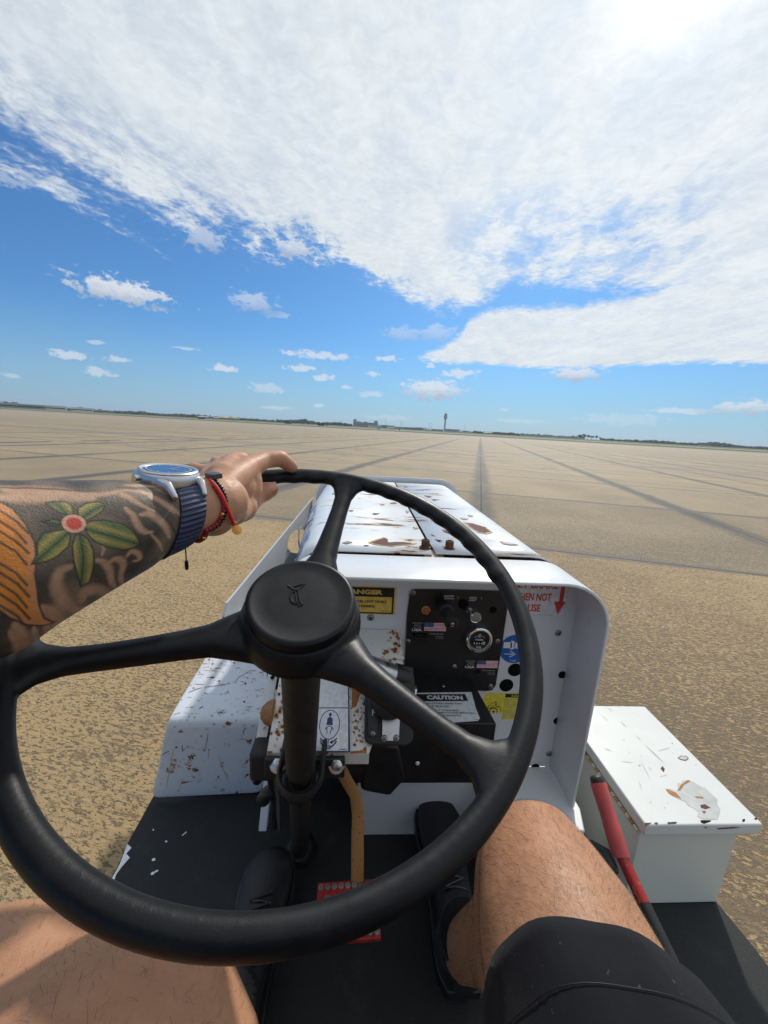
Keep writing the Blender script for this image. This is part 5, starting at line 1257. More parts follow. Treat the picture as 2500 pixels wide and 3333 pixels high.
# flower
gr, ye = (.115, .165, .065), (.42, .31, .09)
for pet, spine in (([(292, 565), (240, 540), (195, 505), (230, 497), (285, 500), (312, 520), (318, 558)], [(300, 570), (255, 520), (225, 503)]),
                   ([(342, 578), (338, 530), (372, 508), (420, 503), (458, 512), (445, 545), (400, 575), (365, 592)], [(350, 580), (395, 545), (450, 515)]),
                   ([(275, 605), (225, 600), (180, 588), (230, 580), (270, 585)], [(275, 600), (185, 588)]),
                   ([(292, 625), (240, 632), (190, 640), (165, 680), (162, 735), (140, 778), (200, 768), (255, 742), (298, 700), (305, 655)], [(298, 640), (225, 705), (140, 780)]),
                   ([(368, 605), (400, 588), (455, 585), (520, 600), (572, 630), (608, 692), (545, 716), (470, 708), (410, 680), (378, 645)], [(370, 620), (480, 655), (606, 692)]),
                   ([(328, 650), (312, 700), (315, 760), (330, 820), (345, 872), (385, 850), (405, 790), (404, 720), (380, 668), (350, 645)], [(345, 650), (360, 750), (347, 868)])):
    pl_ = T(pet); fi = inside(pl_); dl = dline(np.vstack([pl_, pl_[:1]])); ds = dline(T(spine))
    over(fi*1.0, gr); over(fi*np.clip(1-np.abs(ds-.0042)/.0030, 0, 1)*.85, ye); over(fi*np.clip(1-(ds-.0002)/.0006, 0, 1)*.8, (.03, .05, .02)); over(np.clip(1-(dl-.0002)/.0006, 0, 1)*.85, (.025, .03, .025))
cs_ = T([(322, 600)])[0]; dd_ = np.hypot((QU-cs_[0])*1.0, (QS-cs_[1]))
over(np.clip((.0072-dd_)/.0008, 0, 1), (.035, .03, .028)); over(np.clip((.0066-dd_)/.0006, 0, 1), (.62, .36, .24)); over(np.clip((.0046-dd_)/.0008, 0, 1), (.56, .075, .055))
ac *= (1+.16*nz)[:, None]; ac = np.clip(ac, .012, 1)
fade = np.clip((QU-.016)/.006, 0, 1)[:, None]
col[idx_a] = SKIN*(1-fade)+ac*fade
# warmer knuckles and knees, nail of the thumb
def warm(Pc, r, k, cc=(.60, .235, .14)):
    d = np.linalg.norm(C0-np.array(Pc), axis=1); a_ = (np.clip(1-d/r, 0, 1)*k)[:, None]; col[:] = col*(1-a_)+np.array(cc)*a_
H_ = np.array([0, 0, 0])
hand_m = (U_ <= .02) & (rad_ < .2) & (C0[:, 0] < .02) & (C0[:, 1] > .3) & (C0[:, 2] > -.25)
col[hand_m] = np.array([.49, .262, .158])
for Pc in (K_i, K_m, K_r, K_p, I1, I2, T2): warm(Pc, .02, .6)
warm(RKc, .09, .3); warm(LKc, .09, .3)
fade = None
vcol = me.color_attributes.new('Col', 'FLOAT_COLOR', 'POINT')
vcol.data.foreach_set('color', np.hstack([col, np.ones((nv, 1))]).ravel())
me.transform(Matrix.Translation((0, 0, H))); me.update()
me.polygons.foreach_set('use_smooth', [True]*len(me.polygons))
# thumb nail
nd = -ray(893, 1590)
nu = (T3-T2)/np.linalg.norm(T3-T2); nn = nd-nu*np.dot(nd, nu); nn /= np.linalg.norm(nn); nn = nn+np.array([0, 0, .35]); nn -= nu*np.dot(nn, nu); nn /= np.linalg.norm(nn); nvv = np.cross(nn, nu)
nc = T3+nu*.0008+nn*.0010
G = [[nc+nu*a_+nvv*b_*(1-.15*abs(a_)/.007)+nn*(.0094-b_*b_*62-max(0, a_)*.06) for b_ in np.linspace(-.0062, .0062, 9)] for a_ in np.linspace(-.0065, .0072, 8)]
m_nail, n, b = mat('nail'); b.inputs['Base Color'].default_value = (.62, .30, .24, 1); b.inputs['Roughness'].default_value = .28
MB().grid(G).build('nail', m_nail, person, solid=.0005)
# hair of the shins, thighs and forearm: fine short strands
m_hair, n, b = mat('dark_hair'); b.inputs['Base Color'].default_value = (.035, .020, .012, 1); b.inputs['Roughness'].default_value = .5
def strands(name, npts, sel, length, rad, flow):
    fc = np.zeros(len(me.polygons)*3); me.polygons.foreach_get('center', fc); fc = fc.reshape(-1, 3); nf = np.zeros(len(me.polygons)*3); me.polygons.foreach_get('normal', nf); nf = nf.reshape(-1, 3)
    ii = np.where(sel(fc-np.array([0, 0, H]), nf))[0]; mb = MB(0); pick = rng.choice(ii, min(npts, len(ii)), replace=False)
    for i in pick:
        p = fc[i]; n_ = nf[i]; f = flow(p-np.array([0, 0, H]), n_)+rng.normal(0, .45, 3); f -= n_*np.dot(f, n_); f /= np.linalg.norm(f)+1e-9
        L = length*rng.uniform(.5, 1.2); s2 = np.cross(n_, f)*rad; bend = np.cross(n_, f)*rng.normal(0, .22)*L
        a0 = p-n_*.0003; a1 = p+f*L*.5+n_*L*.16+bend*.3; a2 = p+f*L+n_*L*.12+bend
        b0 = len(mb.v); mb.v += [tuple(a0-s2), tuple(a0+s2+n_*rad), tuple(a1+s2), tuple(a1-s2+n_*rad), tuple(a2)]; mb.f += [(b0, b0+1, b0+2, b0+3), (b0+3, b0+2, b0+4)]; mb.mi += [0, 0]
    o = mb.build(name, m_hair, person, smooth=False); tag(o, kind='stuff'); return o
strands('leg_hair', 17000, lambda c, n_: (c[:, 0] > .08) & (c[:, 1] > .16) & (c[:, 2] > -.80) & (c[:, 2] < -.36), .010, .000060, lambda p, n_: np.array([.3 if p[0] > .23 else -.3, .5, -.8]))
strands('leg_hair', 2500, lambda c, n_: (c[:, 0] < .0) & (c[:, 1] > .05) & (c[:, 2] < -.30) & (c[:, 2] > -.6) & (n_[:, 2] > -.3), .009, .00006, lambda p, n_: np.array([-.3, .5, -.8]))

# shorts: black jersey with a hem, loose over the thighs
m_cloth, n, b = mat('black_jersey')
P = n.new('ShaderNodeTexCoord').outputs['Object']
lint = n.step(n.noise(n.vm('MULTIPLY', P, (1, 1, 1)), 210, 2, .5), .70, .76)
c = n.mix(n.noise(P, 25, 4, .6), (.008, .0085, .011), (.016, .016, .020)); c = n.mix(n.m('MULTIPLY', lint, .5), c, (.09, .09, .10))
n.put(b.inputs['Base Color'], c); b.inputs['Roughness'].default_value = .9; b.inputs['Specular IOR Level'].default_value = .12; b.inputs['Sheen Weight'].default_value = .05; b.inputs['Sheen Roughness'].default_value = .5
bump(n, b, n.m('ADD', n.m('MULTIPLY', n.noise(P, 1300, 2, .6), .35), n.m('MULTIPLY', n.noise(n.vm('MULTIPLY', P, (1, .5, 1)), 20, 3), 4.5)), .5, .0016)
def leg_sleeve(pts, ra, rb, hem_tilt, seg=72, seed=0):
    G = []; P_ = [np.array(p) for p in pts]; N_ = 34
    ts = np.linspace(0, 1, N_); ip = lambda A: np.array([np.interp(ts, np.linspace(0, 1, len(A)), [a[i] for a in A]) for i in range(3)]).T
    cen = ip(P_); RA = np.interp(ts, np.linspace(0, 1, len(ra)), ra); RB = np.interp(ts, np.linspace(0, 1, len(rb)), rb)
    for i in range(N_):
        row = []
        for k in range(seg):
            t = 2*math.pi*k/seg; q = ts[i]
            wr = .0065*q*pnoise(Vector((math.cos(t)*1.6, math.sin(t)*1.6, q*3.2+seed)))*3+.0028*math.sin(6*t+q*9+seed)*q*(1-q)*2
            rx, rz = RA[i]+wr, RB[i]+wr
            row.append((cen[i][0]+rx*math.cos(t), cen[i][1]+hem_tilt(t)*q, cen[i][2]+rz*math.sin(t)))
        G.append(row)
    return G
cm = MB()
GR = leg_sleeve([(.13, -.20, -.455), (.180, -.0, -.456), (.200, .10, -.458), (.208, .208, -.461)], [.121, .110, .102, .0945], [.113, .103, .095, .0860], lambda t: -.018*math.cos(t)+.010*math.sin(t), seed=2)
cm.grid(GR, 0, True)
GLs = leg_sleeve([(-.05, -.20, -.45), (-.08, -.12, -.44), (-.11, -.05, -.43)], [.125, .120, .118], [.110, .108, .104], lambda t: 0, seed=5)
cm.grid(GLs, 0, True)
cm.tube([(.04, -.30, -.50), (.04, -.22, -.47), (.04, -.12, -.46)], [.19, .19, .12], 36, up=(0, 0, 1), flat=[.11, .12, .09], round_end=True)
shorts = cm.build('shorts', m_cloth, person, solid=.0025, angle=60)
# stitched hem line
hl = MB(); row = GR[-5]
hl.tube([np.array(p)+np.array([(p[0]-.205)*.012, 0, (p[2]+.456)*.012]) for p in row+[row[0]]], .0004, 5).build('hem_stitch', m_inkb, shorts)
# shirt, hair and eyes (out of frame)
sm = MB().tube([(.03, -.27, -.46), (.03, -.28, -.30), (.03, -.285, -.10), (.03, -.28, .0), (.03, -.27, .03)], [.175, .165, .178, .165, .075], 40, up=(0, 1, 0), flat=[.135, .122, .115, .098, .062])
sm.tube([(-.12, -.275, -.01), (-.19, -.21, -.015), (-.20, -.12, -.04)], [.075, .072, .068], 28).tube([(.18, -.275, -.01), (.235, -.25, -.05), (.24, -.24, -.15)], [.075, .070, .064], 28)
sm.build('shirt', m_cloth, person)
MB().tube([(.03, -.275, .20), (.03, -.272, .25), (.03, -.272, .295), (.03, -.270, .312)], [.079, .076, .060, .02], 28, up=(0, 1, 0), flat=[.088, .090, .070, .03], round_end=True).build('hair', m_hair, person)
for s_ in (-1, 1):
    MB().lathe([(.001, .012), (.008, .009), (.0115, .002), (.0115, -.004)], (.03+s_*.032, -.176, .185), (0, 1, 0), 16).build('eye', m_wht, person)
    MB().lathe([(.0045, .0), (.004, .0008)], (.03+s_*.032, -.1655, .185), (0, 1, 0), 12).build('iris', m_inkb, person)
# shoes
m_shoe = simple('black_shoe', (.012, .012, .014), .55, var=.35, vs_=40, bmp=.4, bscale=160)
def shoe(px_, label_):
    (hx, hy, hz), (tx_, ty_, tz_) = px_
    a_ = np.array([tx_-hx, ty_-hy, tz_-hz]); L = np.linalg.norm(a_); a_ /= L; up0 = np.array([0, 0, 1.]); up0 -= a_*np.dot(up0, a_); up0 /= np.linalg.norm(up0)
    B = lambda t, h: np.array([hx, hy, hz])+a_*L*t+up0*h
    mb = MB()
    ts = [0, .06, .15, .3, .45, .6, .75, .88, .96, 1.0]; wd = [.022, .033, .038, .036, .037, .043, .049, .047, .036, .020]; hh_ = [.050, .066, .072, .066, .055, .042, .034, .030, .024, .014]
    G = []
    for t, w_, h_ in zip(ts, wd, hh_):
        G.append([B(t, .012+h_*.5)+np.cross(a_, up0)*w_*math.cos(q)*(1 if math.sin(q) > -.2 else .97)+up0*(h_*.56*math.sin(q) if math.sin(q) > 0 else h_*.5*math.sin(q)) for q in np.linspace(0, 2*math.pi, 28, endpoint=False)])
    mb.grid(G, 0, True); mb.add([G[0][i] for i in range(28)], [tuple(range(28))]); mb.add([G[-1][i] for i in range(28)], [tuple(range(28))])
    mb.tube([B(.20, .070), B(.19, .105)], [.040, .041], 24)
    o = mb.build('shoe', m_shoe, person); o.modifiers.new('sub', 'SUBSURF').levels = 1
    sole = [B(t, -.004)+np.cross(a_, up0)*(w_+.005) for t, w_ in zip(ts, wd)]+[B(t, -.004)-np.cross(a_, up0)*(w_+.005) for t, w_ in zip(ts[::-1], wd[::-1])]
    k = len(sole); V = sole+[p+up0*.022 for p in sole]
    MB().add(V, [tuple(range(k-1, -1, -1)), tuple(range(k, 2*k))]+[(i, (i+1) % k, k+(i+1) % k, k+i) for i in range(k)]).build('sole', m_rubber, o, bevel=.002)
    lm = MB()
    for i in range(6):
        t = .34+.06*i; h_ = np.interp(t, ts, hh_); lm.tube([B(t, .014+h_*1.05)+np.cross(a_, up0)*q*.020-up0*abs(q)**2*.006 for q in (-1, -.5, 0, .5, 1)], .0028, 8)
        lm.tube([B(t, .014+h_*1.05)-np.cross(a_, up0)*.018, B(t+.05, .014+np.interp(t+.05, ts, hh_)*1.06)+np.cross(a_, up0)*.018], .0024, 8)
    lm.build('laces', m_rubber, o)
    return o
shoe(((.200, .432, -.900), (.205, .742, -.872)), '')
shoe(((-.158, .345, -.915), (-.150, .655, -.905)), '')
for x_, y_, z_, r_ in ((.200, .468, -.835, .042), (-.158, .37, -.835, .044)):
    MB().tube([(x_, y_+.015, z_-.04), (x_, y_, z_+.01), (x_, y_-.016, z_+.045)], [r_, r_-.001, r_+.001], 28, up=(0, 1, 0)).build('sock', m_cloth, person, solid=.002)

# ------------------------------------------------------------------ watch
wa = WR-ARM_A*.012
watch = empty('wristwatch', tuple(wa+np.array([0, 0, H])), label='large silver round wristwatch with ridged navy blue strap on the left wrist', cat='watch')
m_case = simple('brushed_silver', (.58, .58, .60), .34, metal=1, var=.08, vs_=50)
m_strap = simple('navy_rubber', (.022, .032, .085), .5, var=.2, vs_=120, bmp=.2, bscale=400)
m_glass, n, b = mat('watch_glass'); b.inputs['Base Color'].default_value = (.03, .05, .10, 1); b.inputs['Roughness'].default_value = .04; b.inputs['Coat Weight'].default_value = 1
def around(th, dr, u=.012, k=1.0):
    return arm_surf(u, th)+(side_v*math.cos(th)+up_v*math.sin(th))*dr
G = []
for i, th in enumerate(np.linspace(R(52), R(52)-R(284), 150)):
    rid = .0005*math.sin(i*1.5)
    row = []
    for q, dr in ((-.0112, .0004), (-.0108, .0022), (-.006, .0028), (0, .0030), (.006, .0028), (.0108, .0022), (.0112, .0004)):
        row.append(around(th, dr+(rid if abs(q) < .011 else 0), .014+q-.010*math.sin(th)))
    G.append(row)
MB().grid(G).build('strap', m_strap, watch, solid=.0015, offset=-1)
# case on the back of the wrist
wr_ = ray(542, 1560); up_p = CU-wr_*np.dot(CU, wr_); up_p /= np.linalg.norm(up_p); cn = up_p*.975-wr_*.22; cn /= np.linalg.norm(cn)
c_o = zc(550, 1566, .325)
CR_ = .0245
MB().lathe([(.018, -.009), (.0222, -.0080), (.0238, -.003), (.0240, .004), (.0236, .0075), (.0224, .0090)], c_o, cn, 72).build('case', m_case, watch)
MB().lathe([(.0222, .0088), (.0224, .0100), (.0212, .0112), (.0196, .0108), (.0192, .0100)], c_o, cn, 72, cap=False).build('bezel', m_case, watch)
MB().lathe([(.0193, .0099), (.0192, .0103), (.001, .0104)], c_o, cn, 64).build('glass', m_glass, watch)
ang_dir = side_v-cn*np.dot(side_v, cn); ang_dir /= np.linalg.norm(ang_dir); ax2 = np.cross(cn, ang_dir)
for sgn in (1, -1):
    for q in (-1, 1):
        lg = MB()
        p0 = c_o+ang_dir*sgn*.012+ax2*q*.0165+cn*.002; p1 = c_o+ang_dir*sgn*.0245+ax2*q*.0140+cn*.0015; p2 = c_o+ang_dir*sgn*.0315+ax2*q*.0125-cn*.005
        lg.tube([p0, p1, p2], [.0032, .0032, .0024], 12, up=cn, flat=[.0062, .0050, .0028], round_end=True); lg.build('lug', m_case, watch)
MB().cyl(c_o+ax2*-.0228+cn*.0045, c_o+ax2*-.0268+cn*.0045, .0024, 16).build('crown', m_case, watch)
a = Art(Plane(c_o+cn*.0105, ang_dir, ax2), .0002)
a.ring(0, 0, .0165, .0012, 0); [a.line([(.0135*math.cos(R(30*i)), .0135*math.sin(R(30*i))), (.0158*math.cos(R(30*i)), .0158*math.sin(R(30*i)))], .0008, 0) for i in range(12)]
a.line([(0, 0), (.008, .004)], .001, 0); a.line([(0, 0), (-.003, .012)], .0008, 0)
a.build('dial_marks', [m_gry], watch)
from mathutils.bvhtree import BVHTree
bvh = BVHTree.FromPolygons([tuple(v.co) for v in me.vertices], [tuple(p.vertices) for p in me.polygons])
def skin_pt(px, py, off=.002):
    hit, nr, _i, _d = bvh.ray_cast(Vector((0, 0, H)), Vector(tuple(ray(px, py))))
    if hit is None: return None
    return np.array(hit)-np.array([0, 0, H])+np.array(nr)*off
# bracelets
def strand(u0, tilt, dr, th0=0, th1=360, wob=0, step_=4):
    out = []
    for t in np.arange(th0, th1+.1, step_):
        th = R(t); out.append(around(th, dr, u0+tilt*math.sin(th+.4)+wob*math.sin(3*th)))
    return out
def bead_chain(name, path, r, mats, parent, every=0, alt=9, goldr=1):
    mb = MB(); P_ = [path[0]]; acc = 0; last = path[0]; cnt = 0
    d = 0
    for p in path[1:]:
        L = np.linalg.norm(p-last)
        while d+L >= r*1.75:
            f = (r*1.75-d)/L; q = last+(p-last)*f; cnt += 1
            mb.lathe([(r*.2, -r*.95), (r*.75, -r*.66), (r, 0), (r*.75, r*.66), (r*.2, r*.95)], q, p-last, 10, 1 if cnt % alt == 0 else 0)
            last = q; L = np.linalg.norm(p-last); d = 0
        d += L; last = p
    return mb.build(name, mats, parent)
m_bead = simple('black_bead', (.010, .010, .012), .25, var=.2); m_gold = simple('gold', (.85, .55, .16), .22, metal=1); m_rcord = simple('red_cord', (.55, .02, .015), .55, var=.2, vs_=300, bmp=.4, bscale=900)
m_rbead = simple('red_thread', (.28, .012, .014), .6, var=.4, vs_=400)
bb = empty('beaded_bracelet', tuple(WR+np.array([0, 0, H])), label='thin black beaded bracelet with grey square bead between watch and hand', cat='bracelet')
def px_path(zs, off, u_end):
    pts = [skin_pt(390+x*.393, 1432+y*.393, off) for x, y in zs]; pts = [p for p in pts if p is not None]
    out = []
    for p, q in zip(pts[:-1], pts[1:]): out += [p+(q-p)*t for t in np.linspace(0, 1, 6, endpoint=False)]
    out.append(pts[-1])
    us, th1 = (lambda d: (-(d@ARM_A), math.degrees(math.atan2((d+ARM_A*-(d@ARM_A))@up_v, (d+ARM_A*-(d@ARM_A))@side_v))))(pts[-1]-WR)
    for t in np.linspace(th1, -262, 40): out.append(around(R(t), off, us+(u_end-us)*(th1-t)/(th1+262)))
    return out
bead_chain('beads', px_path([(745, 320), (790, 350), (835, 405), (862, 460), (874, 520), (870, 580), (852, 640), (815, 690), (760, 728), (715, 745)], .0018, -.006), .0018, [m_bead, m_bead], bb)
cb = skin_pt(390+775*.393, 1432+322*.393, .0030)
Mx = Matrix.Identity(4)
for i, c_ in enumerate((side_v, ARM_A, up_v)):
    for j in range(3): Mx[j][i] = c_[j]
MB().box(-.0065, .0065, -.0045, .0045, -.0022, .0026, 0, Matrix.Translation(Vector(tuple(cb))) @ Mx).build('square_bead', simple('gunmetal', (.10, .10, .11), .35, metal=.8), bb, bevel=.0006)
hang = around(R(-100), .004, .006)
MB().tube([hang, hang+np.array([.001, -.001, -.010]), hang+np.array([.0005, 0, -.018])], .0006, 6).tube([hang+np.array([.0005, 0, -.018]), hang+np.array([.0005, 0, -.024])], .0017, 8, round_end=True).build('cord_end', m_bead, bb)
rb = empty('string_bracelet', tuple(WR+ARM_A*.01+np.array([0, 0, H])), label='red cord bracelet with gold beads and a dangling gold charm on the left wrist', cat='bracelet')
bead_chain('beads', px_path([(760, 372), (800, 430), (835, 490), (850, 530), (848, 585), (830, 635), (795, 685), (745, 720), (705, 738)], .0019, -.004), .0019, [m_rbead, m_gold], rb, alt=9)
_k = [skin_pt(x, y, .0035) for x, y in ((680, 1571), (699, 1592), (716, 1618), (730, 1648), (742, 1677), (752, 1696))]; _k = [k for k in _k if k is not None]; kn3 = _k[-1]; kn2 = _k[-2]
MB().tube(_k, .0016, 10).build('cord', m_rcord, rb)
MB().lathe([(.001, -.002), (.0024, -.001), (.0024, .001), (.001, .002)], kn3, kn3-kn2, 12).build('knot', m_rcord, rb)
MB().lathe([(.0002, -.0006), (.0042, -.0005), (.0044, 0), (.0042, .0005), (.0002, .0006)], kn3+(zc(763, 1720, .36)-zc(752, 1700, .36)), ray(766, 1730), 28).build('charm', m_gold, rb)

# ------------------------------------------------------------------ the far side of the airfield
def far_pt(px, dist):
    """direction of a photograph column along the horizon, at a ground distance"""
    d = ray(px, 1392.5+.0555*(px-1250)); a_ = math.atan2(d[0], d[1]); return math.sin(a_)*dist, math.cos(a_)*dist, a_
m_leaf = simple('far_foliage', (.028, .042, .018), .9, var=.45, vs_=.06)
m_leafd = simple('dark_foliage', (.018, .030, .014), .9, var=.45, vs_=.08)
m_bark = simple('bark', (.07, .05, .035), .9)
m_cream = simple('pale_concrete', (.30, .30, .31), .8, vs_=.02)
m_terr = simple('blue_grey_terminal', (.12, .14, .19), .7, var=.15, vs_=.02)
m_glz = simple('dark_glazing', (.04, .05, .07), .2, vs_=.02)
m_roof = simple('white_roof', (.66, .66, .66), .6, vs_=.02)
m_hang = simple('grey_hangar', (.36, .37, .38), .7, vs_=.02)
m_ywl = simple('yellow_aircraft_paint', (.70, .48, .03), .45, vs_=.1)
m_wpl = simple('white_aircraft_paint', (.78, .79, .80), .4, vs_=.1)
m_poleg = simple('grey_pole', (.22, .22, .23), .6)

def crown(mb, c, rx, ry, rz, n_, rr, size):
    for _ in range(n_):
        while True:
            x, y, z = (rr.uniform(-1, 1) for _ in range(3))
            if .15 < x*x+y*y+z*z < 1: break
        p = np.array([c[0]+x*rx, c[1]+y*ry, c[2]+z*rz*(1 if z > 0 else .8)])
        u = np.array([rr.gauss(0, 1), rr.gauss(0, 1), rr.gauss(0, .6)]); u /= np.linalg.norm(u); v = np.cross(u, [rr.gauss(0, 1), rr.gauss(0, 1), rr.gauss(0, 1)]); v /= np.linalg.norm(v)
        s_ = size*rr.uniform(.6, 1.3)
        mb.add([p+u*s_, p+v*s_*.8, p-u*s_*.9, p-v*s_*.7], [(0, 1, 2, 3)])
def wood(name, x0, x1, dist, hfun, m_, label, seed, dens=1.0):
    """a far wood that reads as one mass: lumpy bank of crowns with leaf clumps over it"""
    rr = random.Random(seed); mb = MB(0); px = x0
    while px < x1:
        x, y, a_ = far_pt(px, dist*rr.uniform(.97, 1.05)); h = hfun(px)*rr.uniform(.72, 1.15)
        r = h*rr.uniform(.7, 1.1)
        G = []
        for i in range(5):
            e = math.pi/2*i/4; G.append([(x+r*math.cos(e)*math.cos(t)*(1+.2*pnoise(Vector((t, e, px)))), y+r*math.cos(e)*math.sin(t), h*(.98*math.sin(e)**.8)*(1+.2*pnoise(Vector((t*2, e*2, px*.7))))) for t in np.linspace(0, 2*math.pi, 9)[:-1]])
        mb.grid(G, 0, True)
        crown(mb, (x, y, h*.6), r, r, h*.5, 16, rr, h*.13)
        px += max(1.2, r/dist*FPX*.75)/dens
    o = mb.build(name, m_, None, smooth=False); return tag(o, label=label, cat='woodland', kind='stuff')
hv = lambda a, b_, s_: (lambda px: a+b_*(.5+.5*math.sin(px/s_))*(.5+.5*math.sin(px/s_*.37+1)))
wood('tree_line', -140, 330, 1500, hv(7, 7, 23), m_leafd, 'distant dark tree line at the far left behind the pale hangars', 1)
wood('tree_line', 330, 890, 1900, hv(9, 6, 31), m_leaf, 'low distant woods stretching from the hangars to the terminal', 2)
wood('tree_line', 1545, 1705, 1650, hv(9, 6, 17), m_leafd, 'dark woods just right of the control tower', 3)
wood('tree_line', 1700, 1900, 3000, hv(14, 9, 27), m_leaf, 'faint far woods between the two darker stands', 4, .8)
wood('tree_line', 1960, 2640, 1900, hv(8, 9, 33), m_leaf, 'long distant woods along the right horizon', 5)
wood('tree_line', 905, 1145, 1600, hv(10, 7, 19), m_leafd, 'dark woods left of the big terminal building', 6)
rr = random.Random(11)
def far_tree(px, dist, h, wd, m_, label, group=None, kind_=0):
    x, y, a_ = far_pt(px, dist); t = empty('tree', (x, y, 0), 0, label, 'tree', group)
    MB(0).tube([(x, y, 0), (x+.2, y, h*.35), (x, y, h*.7)], [h*.03, h*.024, h*.012], 7).tube([(x, y, h*.4), (x+wd*.25, y, h*.65)], [h*.014, h*.006], 5).tube([(x, y, h*.45), (x-wd*.25, y, h*.7)], [h*.014, h*.006], 5).build('trunk', m_bark, t)
    mb = MB(0)
    for k in range(5): crown(mb, (x+rr.uniform(-.3, .3)*wd, y+rr.uniform(-.3, .3)*wd, h*rr.uniform(.55, .85)), wd*rr.uniform(.25, .38), wd*.3, h*.18, 60, rr, h*.055)
    mb.build('crown', m_, t, smooth=False)
G_ = 'trees in the dark stand on the right horizon'
for i, (px, h, wd) in enumerate(((1888, 13, 12), (1900, 15, 13), (1912, 14, 14), (1925, 12, 12), (1940, 13, 12), (1952, 9, 9))):
    far_tree(px, 1250, h, wd, m_leafd, 'dark bushy tree in the small stand right of the tower, before the far woods', G_)
for px, h, lb in ((1990, 9, 'small lone tree right of the dark stand'), (2070, 9.5, 'small tree on the horizon left of the right-hand woods'), (262, 13, 'round-topped tree between the two pale hangars at far left'), (142, 12, 'tall tree rising behind the leftmost hangar')):
    far_tree(px, 1400, h, 11, m_leaf, lb)
def frame(px, dist, rot=0):
    x, y, a_ = far_pt(px, dist); M = Matrix.Translation((x, y, 0)) @ Matrix.Rotation(-a_+rot, 4, 'Z'); return M, (x, y, 0)
# control tower
M, o = frame(1446.5, 2050)
ct = empty('control_tower', o, 0, 'tall grey control tower with flared cab on a slim shaft above the terminal', 'control tower')
def oct_(mb, rings, mi=0, seg=8):
    G = [[tuple(M @ Vector((r*math.cos(2*math.pi*(i+.5)/seg), r*math.sin(2*math.pi*(i+.5)/seg), z))) for i in range(seg)] for r, z in rings]
    mb.grid(G, mi, True); mb.add(G[-1], [tuple(range(seg))], mi); return mb
oct_(MB(0), [(5.2, 0), (4.6, 12), (4.2, 35), (4.2, 52), (5.2, 60)]).build('shaft', m_cream, ct, smooth=False)
mb = MB(0)
for k in range(7): mb.box(-1.2, 1.2, -4.45, -4.15, 8+k*6.6, 11.5+k*6.6, 0, M)
mb.build('shaft_window', m_glz, ct, smooth=False)
oct_(MB(0), [(4.6, 58), (8.2, 64), (9.2, 70), (9.2, 78), (9.6, 80), (9.6, 83), (6.4, 83.2)]).build('cab_base', m_cream, ct, smooth=False)
oct_(MB(0), [(9.26, 70.8), (9.26, 73.6)]).build('window_band', m_glz, ct, smooth=False)
oct_(MB(0), [(5.2, 83.2), (6.6, 88), (6.6, 88.4)]).build('cab_glass', m_glz, ct, smooth=False)
oct_(MB(0), [(6.7, 88.4), (6.2, 90), (3, 91)]).build('cab_roof', m_cream, ct, smooth=False)
MB(0).tube([tuple(M @ Vector((0, 0, 91))), tuple(M @ Vector((0, 0, 98)))], .35, 6).build('antenna', m_poleg, ct)
def block(name, px, dist, wd, dp, h, m_, label, cat='building', rot=0, bands=0, roof=None, steps=(), group=None, win='strip'):
    M, o = frame(px, dist, rot); e = empty(name, o, 0, label, cat, group)
    MB(0).box(-wd/2, wd/2, 0, dp, 0, h, 0, M).build('wall', m_, e, smooth=False)
    for k in range(bands):
        z0 = h*(k+.45)/(bands+.2); z1 = z0+h*.30/(bands+.2)
        if win == 'strip': MB(0).box(-wd/2*.95, wd/2*.95, -.25, -.05, z0, z1, 0, M).build('window', m_glz, e, smooth=False)
        else:
            n_ = int(wd/9)
            for i in range(n_): MB(0).box(-wd/2+wd*(i+.25)/n_, -wd/2+wd*(i+.72)/n_, -.25, -.05, z0, z1, 0, M).build('window', m_glz, e, smooth=False)
    rm = roof or m_roof
    if roof == 'arch':
        MB(0).prism([(wd/2*math.cos(t), h+h*.35*math.sin(t)) for t in np.linspace(0, math.pi, 12)], tuple(M @ Vector((0, -.2, 0))), tuple(M.to_3x3() @ Vector((1, 0, 0))), (0, 0, 1), tuple(M.to_3x3() @ Vector((0, 1, 0))), dp+.4).build('roof', m_roof, e, smooth=False)
    else: MB(0).box(-wd/2-.6, wd/2+.6, -.6, dp+.6, h, h+1.0, 0, M).build('roof', rm, e, smooth=False)
    for x0, x1, z1 in steps: MB(0).box(x0, x1, 2, dp-2, h+1.0, z1, 0, M).build('roof_block', m_, e, smooth=False)
    return e
block('terminal_building', 1190, 2300, 145, 60, 25, m_terr, 'large blue-grey terminal with a square tower at each end, left of the control tower', 'terminal', bands=5, roof=m_terr, steps=((-72, -54, 41), (-10, 8, 31), (50, 70, 39), (-50, -28, 30)))
block('sloping_hall', 1236, 2280, 34, 50, 13, m_hang, 'grey curved-roof hall against the right end of the big terminal', bands=1, roof='arch')
gt = 'airside buildings between the terminal and the tower'
